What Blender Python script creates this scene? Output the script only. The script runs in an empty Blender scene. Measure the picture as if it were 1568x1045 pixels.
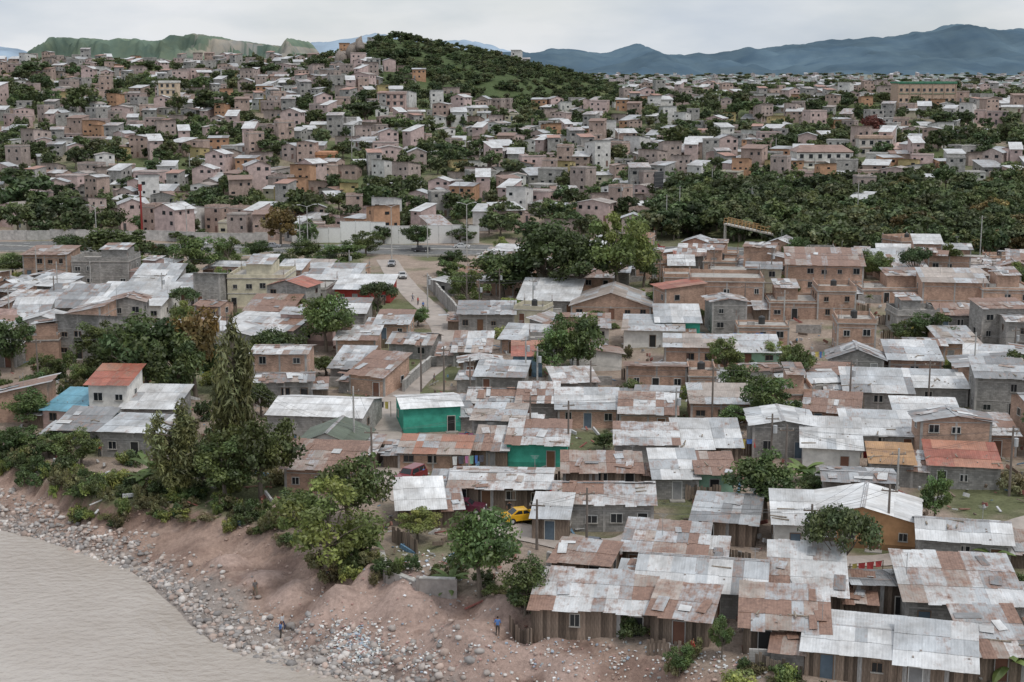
import bpy, math, random, time
import numpy as np
from mathutils import Vector, Matrix
T0=time.time()
R=random.Random(7)
SC=bpy.context.scene
COL=SC.collection
CAMH=40.0; F=2177.8; PITCH=math.atan((522.5-118)/F)
STH=2.3
# ------------------------------------------------------------------ noise
def _h(ix,iy,s):
    n=np.sin(ix*127.1+iy*311.7+s*74.7)*43758.5453
    return n-np.floor(n)
def vn(x,y,s=0):
    ix=np.floor(x);iy=np.floor(y);fx=x-ix;fy=y-iy
    fx=fx*fx*(3-2*fx);fy=fy*fy*(3-2*fy)
    a=_h(ix,iy,s);b=_h(ix+1,iy,s);c=_h(ix,iy+1,s);d=_h(ix+1,iy+1,s)
    return (a+(b-a)*fx)*(1-fy)+(c+(d-c)*fx)*fy-0.5
def fbm(x,y,s=0,o=4):
    r=0;a=1
    for i in range(o):
        r=r+a*vn(x,y,s+i);x=x*2.03+5.1;y=y*2.03+1.7;a*=.5
    return r
def sstep(a,b,x):
    t=np.clip((x-a)/(b-a),0,1);return t*t*(3-2*t)
# ------------------------------------------------------------------ camera geometry -> survey points
def rdir(u,v):
    a=(u-784)/F;b=(522.5-v)/F
    return a, math.cos(PITCH)+b*math.sin(PITCH), -math.sin(PITCH)+b*math.cos(PITCH)
def plane(u,v,z):
    dx,dy,dz=rdir(u,v);t=(z-CAMH)/dz
    return dx*t,dy*t
wl=[(-400,795),(-150,803),(0,812),(60,825),(130,850),(220,885),(270,925),(310,970),(370,1000),(450,1025),(560,1048),(720,1110),(1100,1300)]
tl=[(-400,690),(-100,690),(0,705),(150,765),(280,775),(400,805),(480,850),(580,880),(680,900),(770,930),(850,960),(1000,1000),(1150,1060),(1500,1200)]
WX,WY=zip(*[plane(u,v,-4) for u,v in wl]); TX,TY=zip(*[plane(u,v,0) for u,v in tl])
LP=[(0,0),(380,0),(430,5.5),(600,20),(780,36),(900,46),(1000,46),(1250,15),(1600,16),(4000,38),(20000,44)]
RP=[(0,0),(330,0),(430,6.5),(600,17),(780,24.5),(900,27.5),(1000,26),(1250,12),(1600,18),(4000,41),(20000,44)]
MOUNDS=[]
def terr(x,y):
    x=np.asarray(x,float);y=np.asarray(y,float)
    u=x/np.maximum(y,60)*F+784
    zl=np.interp(y,*zip(*LP));zr=np.interp(y,*zip(*RP))
    b=sstep(560,1080,u)
    z=zl*(1-b)+zr*b
    sx=np.where(x<-70,15,66)
    z=z+18*np.exp(-((x+70)/sx)**2/2-((y-800)/85)**2/2)
    z=z+4.5*np.exp(-((x-55)/26)**2/2-((y-262)/32)**2/2)
    far=sstep(380,520,y)
    z=z+far*fbm(x/70,y/70,3,4)*12
    z=z+fbm(x/14,y/14,9,3)*0.7*(1-far)
    yw=np.interp(x,WX,WY);yt=np.interp(x,TX,TY)
    t=(y-yw)/(yt-yw)
    zb=np.interp(t,[-1.2,-.1,0,.30,.40,.60,.86,1.03,1.2],[-7,-4.35,-4,-3.3,-2.75,-2.3,-1.9,-.25,0])
    m_=np.clip(1.2-np.abs(t-.58)*1.5,0,1)
    rough=(fbm(x/3.6,y/3.6,21,4)*1.1+np.abs(fbm(x/1.5,y/1.5,31,3))*.5-.2)*m_
    zb=zb+rough*np.where(t<0.05,0.2,1)
    for (mx,my,mr,mh) in MOUNDS:
        q=np.clip(1-np.hypot(x-mx,y-my)/(mr*(1+.35*vn(x*.8,y*.8,4))),0,1);zb=zb+mh*q
    return z+np.where(t<1.3,zb,0)
for u,v,r,h in [(520,925,3.2,2.2),(612,935,3.6,2.6),(570,910,2.4,1.6),(690,990,4.4,2.6),(745,1012,3.0,2.2),(590,972,2.8,1.5),(660,950,2.6,1.8),(760,965,2.2,1.5),(450,900,2.4,1.3),(400,880,2.0,1.0),(640,1015,2.4,1.3),(820,1010,2.6,1.5),(540,950,1.8,1.0),(350,860,2,.8),(870,1030,2.4,1.2),(475,945,2.0,1.0)]:
    x,y=plane(u,v,-1.8);MOUNDS.append((x,y,r,h))
def tz(x,y): return float(terr(np.array([x]),np.array([y]))[0])
TS=np.geomspace(70,7000,1100)
def G(u,v):
    dx,dy,dz=rdir(u,v)
    d=CAMH+dz*TS-terr(dx*TS,dy*TS)
    k=int(np.argmax(d<0))
    if d[k]>=0 or k==0: k=len(TS)-1
    t0,t1=TS[k-1],TS[k];d0,d1=d[k-1],d[k]
    t=t0+(t1-t0)*d0/(d0-d1+1e-9)
    x,y=dx*t,dy*t
    return x,y,tz(x,y),F/t
def proj(x,y,z):
    zc=z-CAMH
    f=y*math.cos(PITCH)-zc*math.sin(PITCH);up=y*math.sin(PITCH)+zc*math.cos(PITCH)
    return 784+x/f*F,522.5-up/f*F
# ------------------------------------------------------------------ materials
MATS={}
def newmat(name):
    m=bpy.data.materials.new(name);m.use_nodes=True;nt=m.node_tree
    p=nt.nodes['Principled BSDF'];MATS[name]=m
    return m,nt,p
def N(nt,t,**k):
    n=nt.nodes.new(t)
    for a,b in k.items(): setattr(n,a,b)
    return n
def mul(nt,a,b,fac=1.0,mode='MULTIPLY'):
    m=N(nt,'ShaderNodeMix',data_type='RGBA',blend_type=mode)
    m.inputs[0].default_value=fac
    for i,s in ((6,a),(7,b)):
        if isinstance(s,tuple): m.inputs[i].default_value=s
        else: nt.links.new(s,m.inputs[i])
    return m.outputs[2]
def ramp(nt,src,stops):
    r=N(nt,'ShaderNodeValToRGB');e=r.color_ramp.elements
    e[0].position=stops[0][0];e[0].color=stops[0][1]
    e[1].position=stops[-1][0];e[1].color=stops[-1][1]
    for p,c in stops[1:-1]:
        q=e.new(p);q.color=c
    if src is not None: nt.links.new(src,r.inputs[0])
    return r.outputs[0]
def g4(v): return (v,v,v,1)
def noise(nt,vec,scale,detail=4,rough=.55):
    n=N(nt,'ShaderNodeTexNoise');n.inputs['Scale'].default_value=scale;n.inputs['Detail'].default_value=detail
    n.inputs['Roughness'].default_value=rough
    if vec: nt.links.new(vec,n.inputs['Vector'])
    return n.outputs['Fac']
def mapping(nt,src,sc):
    m=N(nt,'ShaderNodeMapping');m.inputs['Scale'].default_value=sc;nt.links.new(src,m.inputs['Vector']);return m.outputs[0]
def bump(nt,p,h,dist,strength=.6):
    b=N(nt,'ShaderNodeBump');b.inputs['Distance'].default_value=dist;b.inputs['Strength'].default_value=strength
    nt.links.new(h,b.inputs['Height']);nt.links.new(b.outputs[0],p.inputs['Normal'])
def attrmat(name,rough=.85,sc=1.2,lo=.65,hi=1.2,bd=0.0,bs=8,coord='Object',vecs=None,spec=.3):
    m,nt,p=newmat(name)
    a=N(nt,'ShaderNodeAttribute',attribute_name='Col')
    if coord=='World': src=N(nt,'ShaderNodeNewGeometry').outputs['Position']
    else: src=N(nt,'ShaderNodeTexCoord').outputs[coord]
    if vecs: src=mapping(nt,src,vecs)
    f=ramp(nt,noise(nt,src,sc,6,.65),[(.3,g4(lo)),(.7,g4(hi))])
    c=mul(nt,a.outputs['Color'],f)
    nt.links.new(c,p.inputs['Base Color']);p.inputs['Roughness'].default_value=rough
    p.inputs['Specular IOR Level'].default_value=spec
    if bd: bump(nt,p,noise(nt,src,bs,4,.7),bd)
    return m,nt,p,a,src,c
attrmat('painted_plaster',.85,.9,.66,1.12,coord='World')
attrmat('plain_paint',.4,3,.9,1.05,spec=.5)
attrmat('concrete',.9,1.3,.62,1.15,.02,9,coord='World')
attrmat('weathered_wood',.9,2.5,.5,1.35,.01,9,coord='UV',vecs=(3,.5,1))
attrmat('river_stone',.85,1.5,.7,1.2,.03,5,coord='World')
attrmat('bark',.95,3,.6,1.2,.03,9,vecs=(4,4,1))
attrmat('cloth',.95,3,.85,1.05)
attrmat('skin',.6,3,.95,1.05)
for nm,bw,bh,mc in (('brick_masonry',.3,.13,1.15),('block_masonry',.42,.21,.75)):
    m,nt,p=newmat(nm)
    a=N(nt,'ShaderNodeAttribute',attribute_name='Col');uv=N(nt,'ShaderNodeTexCoord').outputs['UV']
    b=N(nt,'ShaderNodeTexBrick');nt.links.new(uv,b.inputs['Vector'])
    b.inputs['Scale'].default_value=1;b.inputs['Brick Width'].default_value=bw;b.inputs['Row Height'].default_value=bh
    b.inputs['Mortar Size'].default_value=.016;b.inputs['Color1'].default_value=g4(1.15);b.inputs['Color2'].default_value=g4(.75);b.inputs['Mortar'].default_value=g4(mc)
    pos=N(nt,'ShaderNodeNewGeometry').outputs['Position']
    st=ramp(nt,noise(nt,mapping(nt,pos,(.7,.7,.35)),1.1,6,.7),[(.3,g4(.58)),(.68,g4(1.15))])
    c=mul(nt,mul(nt,a.outputs['Color'],b.outputs['Color']),st)
    nt.links.new(c,p.inputs['Base Color']);p.inputs['Roughness'].default_value=.93
    bump(nt,p,b.outputs['Fac'],-.012)
# corrugated metal
m,nt,p=newmat('corrugated_metal')
a=N(nt,'ShaderNodeAttribute',attribute_name='Col');uv=N(nt,'ShaderNodeTexCoord').outputs['UV']
pos=N(nt,'ShaderNodeNewGeometry').outputs['Position']
n1=noise(nt,mapping(nt,uv,(1.6,.35,1)),1.5,6,.7); n2=noise(nt,pos,.8,6,.7)
ad=N(nt,'ShaderNodeMath',operation='ADD');nt.links.new(n1,ad.inputs[0]);nt.links.new(n2,ad.inputs[1])
ad2=N(nt,'ShaderNodeMath',operation='ADD');nt.links.new(ad.outputs[0],ad2.inputs[0]);nt.links.new(a.outputs['Alpha'],ad2.inputs[1])
sc_=N(nt,'ShaderNodeMath',operation='MULTIPLY');sc_.inputs[1].default_value=.5;nt.links.new(ad2.outputs[0],sc_.inputs[0])
mask=ramp(nt,sc_.outputs[0],[(.55,g4(0)),(.605,g4(.45)),(.70,g4(1))])
rustc=ramp(nt,noise(nt,pos,3,4,.7),[(.3,(.13,.075,.055,1)),(.7,(.35,.215,.16,1))])
tone=ramp(nt,n1,[(.3,g4(.72)),(.7,g4(1.1))])
grime=ramp(nt,noise(nt,pos,.33,5,.65),[(.32,(.68,.65,.62,1)),(.62,(1.05,1.05,1.05,1))])
base=mul(nt,mul(nt,a.outputs['Color'],tone),grime)
mx=N(nt,'ShaderNodeMix',data_type='RGBA');nt.links.new(mask,mx.inputs[0]);nt.links.new(base,mx.inputs[6]);nt.links.new(rustc,mx.inputs[7])
nt.links.new(mx.outputs[2],p.inputs['Base Color']);p.inputs['Roughness'].default_value=.5;p.inputs['Specular IOR Level'].default_value=.4
w=N(nt,'ShaderNodeTexWave');w.inputs['Scale'].default_value=1.5;w.inputs['Distortion'].default_value=0;nt.links.new(uv,w.inputs['Vector'])
bump(nt,p,w.outputs['Fac'],.022,.6)
# foliage
m,nt,p=newmat('foliage');nt.nodes.remove(p)
a=N(nt,'ShaderNodeAttribute',attribute_name='Col');oi=N(nt,'ShaderNodeObjectInfo')
hs=N(nt,'ShaderNodeHueSaturation')
mr=N(nt,'ShaderNodeMapRange');mr.inputs[3].default_value=.468;mr.inputs[4].default_value=.51;nt.links.new(oi.outputs['Random'],mr.inputs[0]);nt.links.new(mr.outputs[0],hs.inputs['Hue'])
m2=N(nt,'ShaderNodeMath',operation='MULTIPLY');m2.inputs[1].default_value=7.31;nt.links.new(oi.outputs['Random'],m2.inputs[0])
m3=N(nt,'ShaderNodeMath',operation='FRACT');nt.links.new(m2.outputs[0],m3.inputs[0])
mr2=N(nt,'ShaderNodeMapRange');mr2.inputs[3].default_value=.68;mr2.inputs[4].default_value=1.32;nt.links.new(m3.outputs[0],mr2.inputs[0]);nt.links.new(mr2.outputs[0],hs.inputs['Value'])
nt.links.new(a.outputs['Color'],hs.inputs['Color'])
d=N(nt,'ShaderNodeBsdfDiffuse');tr=N(nt,'ShaderNodeBsdfTranslucent');gl=N(nt,'ShaderNodeBsdfGlossy');gl.inputs['Roughness'].default_value=.5;gl.inputs['Color'].default_value=g4(.5)
ms=N(nt,'ShaderNodeMixShader');ms.inputs[0].default_value=.28;ms2=N(nt,'ShaderNodeMixShader');ms2.inputs[0].default_value=.06
for q in (d,tr): nt.links.new(hs.outputs[0],q.inputs['Color'])
nt.links.new(d.outputs[0],ms.inputs[1]);nt.links.new(tr.outputs[0],ms.inputs[2]);nt.links.new(ms.outputs[0],ms2.inputs[1]);nt.links.new(gl.outputs[0],ms2.inputs[2])
nt.links.new(ms2.outputs[0],nt.nodes['Material Output'].inputs[0])
m,nt,p=newmat('window_glass');p.inputs['Base Color'].default_value=(.02,.024,.028,1);p.inputs['Roughness'].default_value=.15
m,nt,p=newmat('rubber');p.inputs['Base Color'].default_value=(.02,.02,.02,1);p.inputs['Roughness'].default_value=.8
m,nt,p=newmat('car_paint');a=N(nt,'ShaderNodeAttribute',attribute_name='Col');nt.links.new(mul(nt,a.outputs['Color'],ramp(nt,noise(nt,None,3),[(.3,g4(.85)),(.7,g4(1.05))])),p.inputs['Base Color']);p.inputs['Roughness'].default_value=.3;p.inputs['Coat Weight'].default_value=.4
m,nt,p,a,src,c=attrmat('terrain_soil',.97,.35,.76,1.16,0,coord='World',spec=.1)
f2=ramp(nt,noise(nt,src,2.6,6,.75),[(.28,g4(.66)),(.72,g4(1.24))]);c2=mul(nt,c,f2)
nt.links.new(c2,p.inputs['Base Color']);bump(nt,p,noise(nt,src,1.7,8,.75),.5,.7)
for nm,cc in (('asphalt',(.15,.148,.145,1)),('worn_lane',(.41,.355,.315,1))):
    m,nt,p=newmat(nm);pos=N(nt,'ShaderNodeNewGeometry').outputs['Position']
    c=mul(nt,cc,ramp(nt,noise(nt,pos,.5,8,.7),[(.3,g4(.68)),(.7,g4(1.2))]));nt.links.new(c,p.inputs['Base Color']);p.inputs['Roughness'].default_value=.92
    bump(nt,p,noise(nt,pos,3,6,.7),.08)
m,nt,p=newmat('muddy_water');pos=N(nt,'ShaderNodeNewGeometry').outputs['Position']
c=ramp(nt,noise(nt,mapping(nt,pos,(.10,.15,1)),1.0,6,.6),[(.3,(.38,.33,.285,1)),(.7,(.47,.42,.375,1))])
nt.links.new(c,p.inputs['Base Color']);p.inputs['Roughness'].default_value=.2
b1=noise(nt,mapping(nt,pos,(.9,1.1,1)),1.3,4,.55);bump(nt,p,b1,.3,.7)
def mountmat(name,c1,c2,sc):
    m,nt,p=newmat(name);pos=N(nt,'ShaderNodeNewGeometry').outputs['Position']
    a=N(nt,'ShaderNodeAttribute',attribute_name='Col')
    c=ramp(nt,noise(nt,pos,sc,8,.65),[(.32,c1),(.68,c2)])
    nt.links.new(mul(nt,c,a.outputs['Color']),p.inputs['Base Color']);p.inputs['Roughness'].default_value=1;p.inputs['Specular IOR Level'].default_value=0
mountmat('mountain_forest_haze_tint',(.08,.125,.17,1),(.115,.165,.20,1),.004)  # bluish base colour carries painted aerial haze
mountmat('mountain_far_haze_tint',(.28,.36,.45,1),(.33,.41,.49,1),.002)  # paler and bluer: stronger distance haze put into the colour
mountmat('mesa_forest',(.10,.145,.125,1),(.18,.22,.155,1),.012)
# ------------------------------------------------------------------ mesh builder
class MB:
    def __init__(s): s.v=[];s.f=[];s.m=[];s.c=[];s.uv=[]
    def face(s,pts,mat,col,uv=None):
        i=len(s.v);s.v.extend([tuple(p) for p in pts]);s.f.append(tuple(range(i,i+len(pts))));s.m.append(mat)
        if len(col)==3: col=(col[0],col[1],col[2],0)
        s.c.append(col)
        if uv is None:
            a=Vector(pts[0]);e=(Vector(pts[1])-a);L=e.length or 1;e=e/L
            n=e.cross(Vector(pts[2])-a);n=n.normalized() if n.length>1e-9 else Vector((0,0,1));t=n.cross(e)
            uv=[((Vector(q)-a).dot(e),(Vector(q)-a).dot(t)) for q in pts]
        s.uv.extend(uv)
    def box(s,x0,x1,y0,y1,z0,z1,mat,col,M=None,bottom=False):
        P=[Vector((x,y,z)) for z in (z0,z1) for y in (y0,y1) for x in (x0,x1)]
        if M is not None: P=[M@q for q in P]
        for q in ((0,1,5,4),(1,3,7,5),(3,2,6,7),(2,0,4,6),(4,5,7,6))+(((0,2,3,1),) if bottom else ()):
            s.face([P[k] for k in q],mat,col)
    def cyl(s,p0,p1,r0,r1,mat,col,n=8,cap=True):
        p0=Vector(p0);p1=Vector(p1);d=(p1-p0).normalized()
        a=d.cross(Vector((0,0,1)) if abs(d.z)<.9 else Vector((1,0,0))).normalized();b=d.cross(a)
        A=[p0+(a*math.cos(2*math.pi*k/n)+b*math.sin(2*math.pi*k/n))*r0 for k in range(n)]
        B=[p1+(a*math.cos(2*math.pi*k/n)+b*math.sin(2*math.pi*k/n))*r1 for k in range(n)]
        for k in range(n): s.face([A[k],A[(k+1)%n],B[(k+1)%n],B[k]],mat,col)
        if cap: s.face(B,mat,col);s.face(A[::-1],mat,col)
    def add(s,o):
        i=len(s.v);s.v+=o.v;s.f+=[tuple(k+i for k in f) for f in o.f];s.m+=o.m;s.c+=o.c;s.uv+=o.uv
    def mesh(s,name):
        me=bpy.data.meshes.new(name);me.from_pydata(s.v,[],s.f)
        names=[];[names.append(q) for q in s.m if q not in names]
        for q in names: me.materials.append(MATS[q])
        me.polygons.foreach_set('material_index',[names.index(q) for q in s.m])
        ca=me.color_attributes.new('Col','FLOAT_COLOR','CORNER')
        cc=[]
        for f,c in zip(s.f,s.c): cc.extend(list(c)*len(f))
        ca.data.foreach_set('color',cc)
        ul=me.uv_layers.new(name='UVMap');ul.data.foreach_set('uv',[k for q in s.uv for k in q])
        me.update();return me
def obj(name,me,loc=(0,0,0),rot=(0,0,0),sc=(1,1,1),parent=None):
    o=bpy.data.objects.new(name,me);o.location=loc;o.rotation_euler=rot;o.scale=sc
    if parent: o.parent=parent
    COL.objects.link(o);return o
def empty(name,loc=(0,0,0),rot=(0,0,0)):
    o=bpy.data.objects.new(name,None);o.location=loc;o.rotation_euler=rot;o.empty_display_size=.5;COL.objects.link(o);return o
def arrmesh(name,V,Fc,C,MI,mats):
    me=bpy.data.meshes.new(name);k=Fc.shape[1];n=len(Fc)
    me.vertices.add(len(V));me.vertices.foreach_set('co',V.astype(np.float32).ravel())
    me.loops.add(n*k);me.loops.foreach_set('vertex_index',Fc.astype(np.int32).ravel())
    me.polygons.add(n);me.polygons.foreach_set('loop_start',np.arange(0,n*k,k,dtype=np.int32))
    me.update(calc_edges=True)
    for q in mats: me.materials.append(MATS[q])
    if MI is not None: me.polygons.foreach_set('material_index',MI.astype(np.int32))
    ca=me.color_attributes.new('Col','FLOAT_COLOR','CORNER')
    cc=np.ones((n,k,4),np.float32);cc[:,:,:3]=C[:,None,:];ca.data.foreach_set('color',cc.ravel())
    me.validate();return me
# ------------------------------------------------------------------ terrain sheet
nx=660;tt=np.linspace(-6.2,6.2,nx);xs=40*np.sinh(tt)
ys=list(np.arange(40,90,.8))+list(np.arange(90,150,.4))+list(np.arange(150,270,.8));st=.85
while ys[-1]<22000: st*=1.035 if ys[-1]<1100 else 1.05; st=min(st,7) if ys[-1]<1000 else st; ys.append(ys[-1]+st)
ys=np.array(ys);X,Y=np.meshgrid(xs,ys);Z=terr(X,Y)
def smix(a,b,t): return a*(1-t[...,None])+np.array(b)*t[...,None]
yw=np.interp(X,WX,WY);yt=np.interp(X,TX,TY);t=(Y-yw)/(yt-yw)
C=np.zeros(X.shape+(3,));C[:]=(.38,.30,.245)
gn=fbm(X/9,Y/9,41,4)
C=smix(C,(.13,.155,.068),sstep(-.05,.35,gn)*.85)
hill=sstep(370,430,Y);C=smix(C,(.14,.165,.08),hill*sstep(-.45,.05,fbm(X/25,Y/25,55,4)))
C=smix(C,(.10,.125,.05),sstep(300,330,Y)*(1-sstep(420,440,Y))*sstep(20,45,X)*.85)
hb=np.exp(-((X+20)/80)**2/2-((Y-800)/100)**2/2);C=smix(C,(.09,.12,.055),np.clip(hb*1.8,0,1));C=smix(C,(.17,.19,.09),np.clip(hb*1.6,0,1)*sstep(.12,.35,fbm(X/22,Y/22,58,4)))
C=smix(C,(.24,.28,.27),sstep(1100,2600,Y)*.9)  # far plain tinted blue-green, distance haze painted into the ground colour
bank=(Y<200)
C=smix(C,(.42,.30,.245),(1-sstep(1.0,1.06,t))*bank)
C=smix(C,(.28,.19,.155),sstep(.05,.35,fbm(X/5,Y/2.5,91,4))*(t<1.03)*bank*.8)
C=smix(C,(.50,.37,.31),sstep(.1,.4,fbm(X/4,Y/3,95,4))*(t<.95)*bank*.6)
C=smix(C,(.36,.31,.28),(1-sstep(.28,.42,t+fbm(X/4,Y/4,77,3)*.25))*bank)
mm=np.zeros(X.shape)
for (mx_,my_,mr_,mh_) in MOUNDS: mm=np.maximum(mm,np.clip(1-np.hypot(X-mx_,Y-my_)/(mr_*1.05),0,1))
C=smix(C,(.27,.185,.155),np.exp(-((mm-.06)/.08)**2)*(mm>0)*.6)
C=smix(C,(.47,.345,.295),sstep(.12,.3,mm))
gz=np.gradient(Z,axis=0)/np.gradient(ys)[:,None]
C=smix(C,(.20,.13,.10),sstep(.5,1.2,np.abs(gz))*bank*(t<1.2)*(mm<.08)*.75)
nyy=len(ys);idx=np.arange(nyy*nx).reshape(nyy,nx)
Fc=np.stack([idx[:-1,:-1],idx[:-1,1:],idx[1:,1:],idx[1:,:-1]],-1).reshape(-1,4)
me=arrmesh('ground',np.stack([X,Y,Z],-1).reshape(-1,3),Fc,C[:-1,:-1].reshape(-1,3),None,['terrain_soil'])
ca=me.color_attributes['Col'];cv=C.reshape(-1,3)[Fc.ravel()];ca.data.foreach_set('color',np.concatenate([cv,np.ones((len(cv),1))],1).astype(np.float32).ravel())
me.polygons.foreach_set('use_smooth',np.ones(len(Fc),bool))
obj('ground',me)
mb=MB();mb.face([(-400,20,-4),(120,20,-4),(120,170,-4),(-400,170,-4)],'muddy_water',(1,1,1));obj('river_water',mb.mesh('river_water'))
# ------------------------------------------------------------------ mountains
def mountain(name,prof,d,depth,mat,noiseamp,seed,foot=20,colf=None,mesa=False):
    us=np.linspace(prof[0][0],prof[-1][0],460)
    pv=np.interp(us,*zip(*prof))+fbm(us/14,us*0+seed,seed,4)*(2.6 if not mesa else 5);n2=90
    xs_=(us-784)/F*d;zt=CAMH+(118-pv)/F*d
    q=np.linspace(-1,1,n2)
    XX,QQ=np.meshgrid(xs_,q);YY=d+QQ*depth
    sh=np.clip(1-np.abs(QQ)**1.4,0,1)
    if mesa:
        s1=1-np.abs(QQ)+fbm(XX/110,YY/150,seed,4)*.3;sh=np.clip(.68*s1/.6,0,.68)+.32*sstep(.45,.62,s1);sh=np.clip(sh,0,1)*(1-np.abs(QQ)**8)
    rid=np.abs(fbm(XX/(depth*.35),YY/(depth*.6),seed,5))
    ZZ=foot+(zt[None,:]-foot)*sh-rid*noiseamp*(1-sh**4)*sh*2.5-5+fbm(XX/(depth*.05),YY/(depth*.05),seed+9,3)*noiseamp*.15
    ZZ[0]=foot-30;ZZ[-1]=foot-30
    CC=np.ones(XX.shape+(3,))
    if colf: CC=colf(XX,YY,ZZ,QQ,us,sh)
    CC=CC*(1+.4*fbm(XX/(depth*.15),YY/(depth*.15),seed+3,4))[...,None]
    idx=np.arange(XX.size).reshape(XX.shape);Fq=np.stack([idx[:-1,:-1],idx[:-1,1:],idx[1:,1:],idx[1:,:-1]],-1).reshape(-1,4)
    me=arrmesh(name,np.stack([XX,YY,ZZ],-1).reshape(-1,3),Fq,CC[:-1,:-1].reshape(-1,3),None,[mat])
    me.polygons.foreach_set('use_smooth',np.ones(len(Fq),bool));obj(name,me)
mountain('mountain_range',[(640,118),(700,95),(730,78),(790,82),(870,76),(915,85),(975,70),(1010,85),(1100,82),(1200,71),(1290,60),(1340,60),(1400,50),(1443,36),(1465,45),(1500,46),(1568,47),(1650,40),(1800,50),(2100,80),(2300,118)],9000,2600,'mountain_forest_haze_tint',160,5)
mountain('distant_mountain',[(200,110),(380,85),(450,72),(520,64),(580,53),(640,64),(700,62),(750,70),(800,84),(900,110)],14000,2500,'mountain_far_haze_tint',90,15)
mountain('distant_mountain',[(-700,118),(-300,85),(-60,72),(30,74),(70,82),(140,100),(300,118)],14000,2000,'mountain_far_haze_tint',90,25)
def mesac(XX,YY,ZZ,QQ,us,sh):
    C=np.ones(XX.shape+(3,));u=us[None,:]
    cl=np.exp(-((sh-.75)/.12)**2)*(QQ<0);C=C*(1-.25*cl[...,None])  # cliff shading painted as a darker band below the rim
    n=fbm(XX/45,ZZ/22,88,4)
    cut=np.clip(np.exp(-((u-390)/62)**4)*(QQ<.0)*sstep(-.05,.15,n)*sstep(.45,.6,sh),0,1)
    cut2=np.clip(np.exp(-((u-472)/16)**4)*sstep(-.2,.05,n)*sstep(.4,.55,sh),0,1)
    cut=np.maximum(cut,cut2)*.8
    return C*(1-cut[...,None])+np.array((2.2,1.5,1.75))*cut[...,None]
mountain('mesa_hill',[(20,118),(70,110),(95,95),(112,68),(125,63),(190,62),(240,66),(285,67),(300,59),(330,58),(360,64),(400,66),(440,72),(452,78),(466,63),(474,67),(484,82),(510,92),(560,97),(700,118)],5000,700,'mesa_forest',26,35,foot=35,colf=mesac,mesa=True)
print('terrain',time.time()-T0)
# ------------------------------------------------------------------ palettes
ZN=(.54,.56,.58);WH=(.71,.715,.72);GY=(.31,.315,.325);RU=(.33,.20,.15);TA=(.48,.415,.37);RD=(.46,.16,.11);OR=(.50,.24,.16)
RC={'zinc':[(4,ZN,.02),(2,WH,.0),(1,GY,.12)],'white':[(5,WH,-.06),(1,ZN,.05)],'purewhite':[(1,(.82,.82,.82),-.3)],'grey':[(3,GY,.08),(2,ZN,.1)],
 'mix':[(3,ZN,.14),(2.5,WH,.12),(1,GY,.2),(2.4,RU,.3),(1.2,TA,.2)],'rust':[(4,RU,.28),(1,ZN,.25),(2,TA,.22)],'tan':[(3,TA,.03),(2,ZN,.10)],
 'red':[(4,RD,.1),(1,OR,.1)],'orangered':[(3,OR,.05),(2,TA,.15),(1,ZN,.1)],'blue':[(1,(.18,.42,.54),-.1)],'green':[(1,(.14,.17,.12),-.1)],'orange':[(1,(.5,.29,.14),0)],
 'rustwhite':[(5,WH,.13),(1.3,RU,.28),(2,ZN,.18),(1,TA,.18)]}
WC={'brick':(.49,.325,.245),'block':(.36,.345,.325),'wood':(.19,.15,.12),'teal':(.07,.42,.31),'white':(.70,.68,.64),'pink':(.58,.42,.38),'orange':(.58,.33,.17),
 'cream':(.60,.55,.42),'blue':(.25,.38,.48),'green':(.26,.42,.31),'red':(.42,.06,.05),'yellow':(.6,.47,.2)}
WM={'brick':'brick_masonry','block':'block_masonry','wood':'weathered_wood'}
def pick(rc,r):
    L=RC[rc];t=r.random()*sum(q[0] for q in L)
    for q in L:
        t-=q[0]
        if t<=0: break
    k=r.uniform(.80,1.06);return (q[1][0]*k,q[1][1]*k,q[1][2]*k,q[2]+r.uniform(-.08,.08))
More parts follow.
